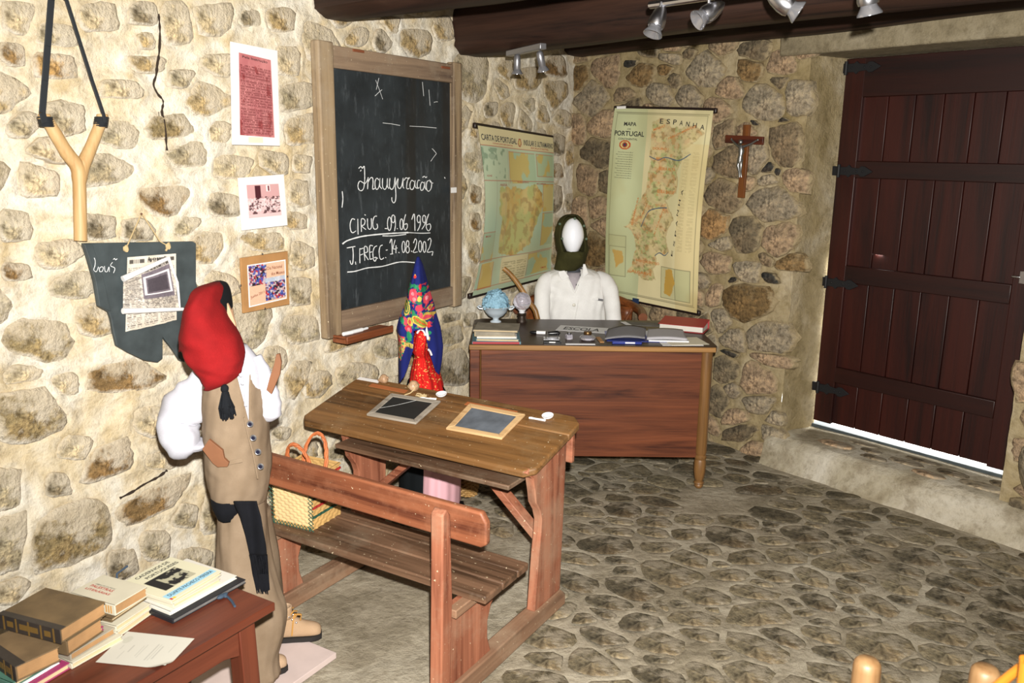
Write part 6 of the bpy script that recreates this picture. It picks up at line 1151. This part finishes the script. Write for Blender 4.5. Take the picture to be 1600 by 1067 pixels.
def floral(P, cx, y):
    front = np.sin(R(90)+2*PI*P.u) < .15; jx = cx+(fbm(cx*.04, y*.04, 3)-.5)*14; jy = y+(fbm(cx*.04, y*.04, 8)-.5)*14
    def e(x, yy, a, b, c, an=0.):
        ca, sa = math.cos(an), math.sin(an); dx, dy = jx-x, jy-yy; P.put((((dx*ca+dy*sa)/a)**2+((-dx*sa+dy*ca)/b)**2 <= 1) & front, c)
    P.noise(5, .4, .7, '18205a', .5, 4)
    band = (y > 180) & (y < 470) & front & (cx > 150+ (y > 400)*0) & (cx < 370); P.put(band & (vnoise(cx*.09, y*.09, 12) > .62), '2c7a58'); P.put(band & (vnoise(cx*.1, y*.1, 22) > .74), 'c83848')
    for q in ((243, 128, 10, 14, 'd84038'), (243, 114, 5, 6, 'e0b050'), (207, 190, 13, 16, '2c8a60'), (248, 188, 15, 14, '2c8a60'), (303, 215, 18, 18, '1c7a54'), (200, 230, 12, 22, '2c8a60'), (235, 250, 30, 48, 'd84a5c'), (232, 240, 12, 14, 'f0909c'), (240, 275, 12, 14, 'f08c94'), (283, 190, 9, 15, 'd02c30'), (278, 240, 14, 12, 'd83438'), (325, 278, 24, 32, 'd84a5c'), (325, 275, 10, 12, 'f0a0a8'), (185, 335, 24, 54, 'c8b050'), (185, 335, 18, 44, '2c5c40'), (186, 335, 11, 32, 'c0a84c'), (187, 338, 6, 20, '2c5c40'), (278, 275, 16, 18, 'c8b050'), (278, 335, 24, 22, 'c83c50'), (278, 300, 22, 10, '30704c'), (343, 345, 14, 18, 'c8b050'), (343, 345, 8, 10, 'd84a5c'), (148, 382, 18, 16, '5068a8'), (148, 354, 9, 10, 'd03830'), (155, 425, 24, 20, '2c8a60'), (180, 430, 13, 26, 'd84a5c'), (132, 405, 9, 9, 'd84038'), (215, 425, 24, 26, 'c8b050'), (213, 425, 12, 14, 'c85048'), (203, 476, 26, 26, 'd0384c'), (203, 476, 12, 12, 'f0808c'), (206, 525, 20, 34, '2c8a60'), (196, 570, 18, 14, '2c8a60'), (238, 385, 14, 40, '2c7a50'), (330, 395, 42, 24, 'c8a84c'), (330, 400, 34, 14, 'd04858'), (345, 455, 13, 20, 'd83c38'), (350, 510, 12, 12, '2c8a60'), (344, 548, 7, 14, 'c8b050')): e(*q)
    e(282, 425, 60, 28, 'c8b050', .55); e(282, 425, 50, 19, '7c8434', .55); 
    for i in range(7): e(246+i*13, 400+i*8.5, 6, 6, 'd03428')
    e(290, 380, 12, 20, 'd84a5c')
    m = (abs(jy-(592+(cx-205)*.12)) < 17) & (cx > 172) & (cx < 236) & front; P.put(m, 'c8b060'); P.put(m & (vnoise(cx*.15, y*.15, 5) > .6), '7c7838')
    m = (cx > 108) & (cx < 176) & (y > 535) & (y < 722) & (cx-108 < 74-(y-590)*.32*(y > 590)) & front; P.put(m, 'c8b060'); P.put(m & (vnoise(cx*.09, y*.09, 7) > .5), 'c84454'); P.put(m & (vnoise(cx*.11, y*.11, 17) > .68), '2c8a60')
sc_rows = [(6, 243, 260, .010), (25, 236, 268, .03), (60, 225, 284, .06), (120, 210, 300, .09), (200, 190, 318, .115), (280, 172, 340, .13), (340, 152, 358, .14), (400, 128, 372, .15), (440, 110, 384, .155), (500, 96, 402, .16), (560, 106, 412, .16), (640, 110, 422, .16), (700, 108, 418, .155), (760, 106, 412, .15), (840, 106, 398, .145), (902, 106, 390, .14)]
def keep_scarf(u, y, l_, r_):
    th = R(90)+2*PI*u; cx = (l_+r_)/2+(r_-l_)/2*np.cos(th); fr = np.sin(th) < 0
    openL = 240-(y-490)*.02-(y > 610)*(y-610)*.35+0*cx; openR = 318+(y-490)*.22; top = 478+14*np.abs((cx-290)/60)**2
    hole = fr & (y > top) & (cx > openL) & (cx < openR)
    cut = (cx > 320) & (y > 842-(398-cx)*1.4*(cx < 385)) | (cx < 320) & fr & (y > 905-(cx-108)*1.5) | (~fr & (y > 760))
    return ~(hole | cut)
rowsurf(sc_rows, 260, 200, '20286e', 'fabric_print', 'headscarf', .05, 5, .6, floral, keep_scarf, .004)
def reddots(P, cx, y): P.noise(6, .35, .65, 'b81c18', .5, 5); m = (vnoise(cx*.14, y*.14, 3) > .86); P.put(m, 'e8b868', .9)
rowsurf([(488, 262, 330, .04, -.06), (510, 240, 345, .07, -.07), (560, 226, 345, .10, -.06), (620, 216, 338, .115, -.05), (660, 216, 332, .105, -.05), (690, 232, 330, .09, -.05), (720, 222, 348, .105, -.04), (800, 200, 376, .14, -.02), (860, 188, 404, .15, 0), (960, 178, 430, .165, 0)], 180, 130, 'c82420', 'fabric_print', 'blouse', .06, 7, 2., reddots)
def Gs(x, y, d): q = Gp(x, y, d); return Vector((q.x, d, q.z))
g = G(); g.tube([Vector(q) for q in smoothline([Gs(240, 560, -.150), Gs(256, 535, -.150), Gs(275, 535, -.150), Gs(290, 550, -.150), Gs(300, 575, -.145)], 3)], .0045, 6); g.tube([Gs(303, 515, -.125), Gs(312, 560, -.145), Gs(320, 605, -.15)], .006, 6); g.tube([Gs(322, 678, -.15), Gs(334, 690, -.14), Gs(345, 718, -.135)], .005, 6); obj('white_trim', g, 'ribbon', n)
rowsurf([(900, 165, 400, .15), (1100, 120, 500, .17), (1400, 95, 545, .18), (1760, 90, 548, .19)], 60, 30, '0e1214', 'fabric_print', 'black_skirt', .04, 8, 1.)
def pinkp(P, cx, y): P.noise(4, .4, .7, 'd2a2aa', .5, 3)
rowsurf([(1090, 262, 500, .175, -.035), (1300, 268, 545, .19, -.04), (1600, 255, 560, .2, -.04), (1790, 258, 556, .2, -.04)], 100, 60, 'dcacb4', 'fabric_print', 'pink_apron', .03, 7, 3., pinkp, lambda u, y, l_, r_: (np.sin(R(90)+2*PI*u) < .2) | (u > .72))
g = G()
for s_ in (-.06, .09): g.tube([(s_, -.02, .05), (s_, -.03, .03), (s_+.01, -.10, .024), (s_+.01, -.15, .02)], [.03, .035, .032, .018], 12)
obj('shoes', g, 'plastic', n)['kind'] = 'stuff'
# wicker basket behind her skirt
p = atZ(727, 775, 0.); w_ = thing('wicker_basket', 'small brown wicker basket on the floor behind the pink skirt', 'basket', None, -.215, 4.085, 0.); g = G()
for i in range(14): z = .006+i*.011; rr_ = .040+.018*math.sin(min(1, z/.12)*PI/2); g.tube([Vector((math.cos(a)*(rr_+.004*(1 if (k+i) % 2 else -1)), math.sin(a)*(rr_+.004*(1 if (k+i) % 2 else -1)), z)) for k, a in enumerate([2*PI*j/24 for j in range(25)])], .0062, 5, cap=False)
obj('weave', g, 'wicker', w_)['kind'] = 'stuff'; g = G(); g.lathe([(.038, 0), (.040, .006)], (0, 0, 0), 24); obj('base', g, 'wicker', w_)

# ================================================================== RED TABLE WITH OLD BOOKS
TBZ = .55; cr = atZ(430, 941, TBZ); FB = Frame((cr[0], cr[1], 0), FL.rz)     # origin: right front corner, -x along the table, +y to the wall
t = thing('red_table', 'red-brown painted wooden table under the old books by the left wall', 'table', FB, 0, 0, 0)
for i, (y0, y1) in enumerate(((0, .205), (.208, .40))): g = G(); g.box((-.65, (y0+y1)/2, TBZ-.012), (1.30, y1-y0-.001, .024)); obj('top_plank', g, 'redwood', t, .003)
for x in (-.075, -1.22):
    for y in (.05, .34):
        g = G(); s_ = 1 if x > -.5 else -1; g.add([(x+a*.026+(.02*s_ if z == 0 else 0), y+b*.024, z) for z in (0, TBZ-.024) for a, b in ((-1, -1), (1, -1), (1, 1), (-1, 1))], [(3, 2, 1, 0), (4, 5, 6, 7)]+[(i, (i+1) % 4, (i+1) % 4+4, i+4) for i in range(4)]); obj('leg', g, 'redwoodz', t, .003)
for y in (.04, .35): g = G(); g.prism([(-1.2, TBZ-.024), (-.10, TBZ-.024), (-.10, TBZ-.115), (-.13, TBZ-.105), (-.15, TBZ-.10), (-1.15, TBZ-.10), (-1.2, TBZ-.115)][::-1], y-.01, y+.01); obj('apron', g, 'redwood', t, .002)
for x in (-.065, -1.2): g = G(); g.box((x, .195, TBZ-.065), (.02, .27, .08)); obj('side_apron', g, 'redwood', t, .002)
def pbook(label, c0, c1, c2, zt_, h, cover, pages, group, spine='x', name='book', th=.0025, over=.003):
    a, b, c = atZ(*c0, zt_), atZ(*c1, zt_), atZ(*c2, zt_); e1 = b-a; w = np.linalg.norm(e1); e1 = e1/w; pr = np.array([-e1[1], e1[0], 0]); d = abs((c-a)@pr)
    return book(name, label, float(w), float(d), h, cover, pages, a, zt_-h, math.atan2(e1[1], e1[0]), group, th, spine, over=over), float(w), float(d)
gA, gB, gC, gD = 'books in the leftmost pile on the red table', 'books in the tallest pile on the red table', 'books in the third pile on the red table', 'papers in the pile nearest the table end'
def below(c, dz):   # same point straight below by dz, as a pixel offset helper
    return c
def stack(zbase, items, group):
    z = zbase+.0004
    for (lb, c0, c1, c2, h, cov, pg, sp, nm) in items: z += h+.0006; r = pbook(lb, c0, c1, c2, z, h, cov, pg, group, sp, nm); last = r
    return z, last
# pile A (bottom to top), corners at each book's own top height: front, right, left
stack(TBZ, [('cream book with magenta edge under the green book, lowest in the leftmost pile', (20, 1088), (109, 1035), (-60, 1052), .016, 'magenta', 'yellowpg', 'x', 'book'),
 ('thin white booklet between the green and magenta books', (18, 1078), (93, 1033), (-60, 1045), .006, 'white', 'pages', 'x', 'book'),
 ('green covered book in the middle of the leftmost pile', (19, 1068), (91, 1026), (-60, 1036), .012, 'green', 'yellowpg', 'x', 'book'),
 ('thick worn brown book topmost on the leftmost pile', (24, 1042), (93, 1010), (-44, 1010), .036, 'leather2', 'agedpg', 'x', 'book')], gA)
stack(TBZ, [('wide cream book at the bottom of the tallest pile', (112, 1037), (192, 992), (45, 1008), .014, 'cream', 'yellowpg', 'x', 'book'),
 ('torn grey book second from the bottom of the tallest pile', (110, 1022), (180, 980), (50, 995), .018, 'grey_pg', 'agedpg', 'x', 'book'),
 ('thin book with a magenta cover line in the tallest pile', (102, 1015), (162, 978), (48, 990), .010, 'magenta', 'cream', 'x', 'book'),
 ('thick spine-damaged book under the top book of the tallest pile', (104, 1002), (160, 965), (38, 972), .036, 'leather', 'agedpg', 'x', 'book')], gB)
r = pbook('large brown leather book topmost on the tallest pile', (94, 984), (165, 940), (20, 946), TBZ+.012+.018+.010+.036+.0045+.036, .034, 'leather', 'agedpg', gB, 'x')
def leather_spine(nb, d, h, wd=.03):
    g = G(); g.box((wd/2-.001, d/2, h+.0004), (wd, d+.001, .0012)); g.box((-.0012, d/2, h/2), (.0016, d+.001, h+.002)); o = obj('leather_spine', g, 'spine_leather', nb, .0004)
    g = G()
    for k in range(5): g.box((-.0022, d*(.1+.2*k), h/2), (.0016, .004, h)); g.box((-.0022, d*(.2+.2*k) if k < 4 else d*.5, h/2), (.001, .018, h*.4))
    obj('gilt_band', g, 'gilt', nb)['kind'] = 'stuff'
leather_spine(r[0], r[2], .034, .016)
for o in list(bpy.data.objects):
    if o.get('label') == 'thick worn brown book topmost on the leftmost pile': leather_spine(o, .155, .036, .022)
z = TBZ+.0004
stack(TBZ, [('cream book at the bottom of the third pile', (183, 988), (236, 951), (126, 952), .016, 'cream', 'yellowpg', 'x', 'book'),
 ('cream book with a dotted title line in the third pile', (181, 979), (236, 943), (126, 942), .014, 'cream', 'yellowpg', 'x', 'book'),
 ('thin dark-edged book in the third pile', (174, 967), (229, 930), (122, 932), .010, 'leather', 'yellowpg', 'x', 'book')], gC)
zc_ = TBZ+.0004+.016+.014+.010+.0018
nb, w, d = pbook('cream book titled in red letters, topmost on the third pile', (179, 946), (230, 916), (120, 920), zc_+.0285, .028, 'cream', 'agedpg', gC, 'x')
ft = lambda u, v: (w*.08+u*w*.84, d*.96-v*d*.9, 0*u+.0288)
g = G(); fr = lambda u, v: (w*(1-v), d*(1-u), 0*u+.0288)
text_on(g, 'PALESTRAS', .12, .62, .62, .11, lambda u, v: (w*(.08+.0*u)+w*(1-v)*.9, d*(1-u), 0*u+.0288), .02); text_on(g, 'LITERÁRIAS', .12, .78, .66, .11, lambda u, v: (w*.08+w*(1-v)*.9, d*(1-u), 0*u+.0288), .02); obj('red_lettering', g, 'redink', nb)
for i in range(3): g = G(); g.box((-.0008, .012+.008*i, .014), (.001, .004, .020)); obj('spine_stripe', g, 'lace', nb)
g = G(); text_on(g, 'OBRAS ESCOLHIDAS', .15, .48, .6, .05, lambda u, v: (w*.08+w*(1-v)*.9, d*(1-u), 0*u+.0288)); obj('lettering', g, 'ink', nb)
# pile D: portfolio, papers, magazine
z = TBZ+.0006
pf, w, d = pbook('black card portfolio tied with ribbon under the papers', (270, 968), (384, 905), (205, 917), z+.012, .012, 'bookblack', 'darkcard', gD, 'x', 'portfolio', over=.001); z += .0125
g = G(); g.tube([(w*.62, -.003, .006), (w*.66, -.018, .004), (w*.62, -.045, .0035), (w*.56, -.072, .0035)], .0035, 6); g.ell((w*.62, -.006, .006), (.014, .008, .006), 10, 6); g.ell((w*.66, -.006, .006), (.012, .007, .005), 10, 6); obj('ribbon', g, 'ribbonb', pf)
g = G(); g.tube([(w*.02, d*.98, .004), (w*.1, d*1.06, .06), (w*.25, d*1.08, .065)], .003, 6); obj('ribbon', g, 'ribbonb', pf)
pbook('pile of pale loose pages on the black portfolio', (266, 956), (370, 899), (205, 915), z+.010, .010, 'pages', 'pages', gD, 'x', 'paper_stack'); z += .0105
pbook('yellowish journal under the magazine with a picture', (271, 944), (345, 903), (205, 912), z+.012, .012, 'cream', 'yellowpg', gD, 'x', 'journal'); z += .0125
mg, w, d = pbook('cream magazine with a black picture and blue band on its cover', (268, 939), (346, 893), (203, 904), z+.010, .010, 'cream', 'yellowpg', gD, 'x', 'magazine')
P = Paint(110, 110, 'c4c0a6'); P.rect(.18, .30, .78, .72, '18181a'); m = ((P.u > .34) & (P.u < .78) & (P.v > .30) & (P.v < .72)).astype(float); P.noise(12, .5, .56, 'a8a48c', .9, 4, mask=m); P.rect(.02, .80, .98, .93, '8cb8cc'); P.rect(.02, .93, .06, .99, 'b03028'); P.rect(.07, .94, .11, .99, 'c8b030')
painted('cover_print', P, lambda u, v: (w*u, d*(1-v), 0*u+.0106), 'print_', mg); fm = lambda u, v: (w*u, d*(1-v), 0*u+.0112)
g = G(); text_on(g, 'CADERNOS DE', .22, .13, .86, .07, fm, .02); text_on(g, 'PORTUGUESES', .30, .25, .92, .07, fm, .02); text_on(g, 'DUARTE PACHECO PEREIRA', .08, .90, .94, .07, fm, .01); obj('lettering', g, 'ink', mg)
# loose printed sheet
cs = [atZ(*c, TBZ+.002) for c in ((199, 986), (304, 997), (259, 1045), (149, 1034))]; ctr = sum(cs)/4; sh = thing('printed_sheet', 'single pale printed sheet lying at the front of the red table', 'paper', None, float(ctr[0]), float(ctr[1]), TBZ+.0012)
P = Paint(80, 110, 'b6b3a8'); P.ell(.25, .12, .12, .06, 'a8a698', .7); 
for i, (v, u0, u1) in enumerate(((.14, .42, .55), (.28, .4, .62), (.42, .38, .72), (.46, .35, .76), (.60, .3, .8), (.64, .3, .8), (.68, .35, .75), (.82, .2, .5), (.22, .6, .85))): P.rect(u0, v, u1, v+.012, '94928a', .7)
q0, q1, q2, q3 = [c-ctr for c in cs]
painted('sheet', P, lambda u, v: tuple((q0[k]*(1-u)+q3[k]*u)*(1-v)+(q1[k]*(1-u)+q2[k]*u)*v+(0 if k < 2 else .010*np.clip((u+v-1.7)*4, 0, 1)**2) for k in range(3)), 'print_', sh, flip=True)

# ================================================================== RUSTIC CHAIR IN THE FOREGROUND
p0 = atY(1356, 1032, 1.32); p1 = atY(1541, 1044, 1.32)
n = thing('rustic_chair', 'chair of peeled logs with only its two round post tops in view', 'chair', None, float((p0[0]+p1[0])/2), 1.32, 0.)
cx_ = (p0[0]+p1[0])/2
for p, r in ((p0, .0235), (p1, .0245)):
    g = G(); x = float(p[0]-cx_); zt_ = float(p[2]); g.lathe([(r*1.15, 0), (r*1.05, .4), (r, zt_-.015), (r*.93, zt_-.004), (r*.7, zt_+.002), (.001, zt_+.004)], (x, 0, 0), 22); obj('post', g, 'log', n, angle=50)
hw = float(p1[0]-p0[0])/2
for x in (-hw-.02, hw+.02): g = G(); g.tube([(x, -.30, 0), (x, -.30, .42)], .022, 14); obj('leg', g, 'log', n)
for z in (.68, .55): g = G(); g.tube([(-hw, 0, z), (hw, 0, z)], .013, 10); obj('rung', g, 'log', n)
g = G(); g.box((0, -.15, .42), (2*hw+.06, .34, .03)); obj('seat', g, 'straw', n, .006)
CY_ = .86; p = atY(1597, 1060, CY_); q = atY(1560, 1072, 1.2)
n = thing('bent_cane', 'orange varnished bent cane just inside the lower right corner', 'cane', None, float(p[0]+.02), CY_, 0.)
o3 = Vector((float(p[0]+.02), CY_, 0)); g = G(); L = [Vector((.02, 0, 0)), Vector((.015, 0, .5)), Vector(atY(1594, 1100, CY_))-o3, Vector(atY(1600, 1050, CY_))-o3, Vector(atY(1606, 1036, CY_+.01))-o3, Vector(atY(1596, 1042, CY_+.02))-o3, Vector(atY(1575, 1058, CY_+.03))-o3, Vector(atY(1548, 1080, CY_+.04))-o3]; g.tube([Vector(v) for v in smoothline(L, 5)], .0055, 10); obj('shaft', g, 'cane_seat', n)
for o in bpy.data.objects:
    b_ = o.name.split('.')[0]
    if o.type == 'MESH' and b_ in ('lettering', 'red_lettering', 'orange_lettering', 'chalk_writing', 'rivers', 'green_stitching', 'eyelet', 'lace', 'cord', 'page_block', 'weave', 'blouse_button', 'shirt_placket', 'tassel', 'white_trim', 'ceiling_boards'): o['kind'] = 'stuff'
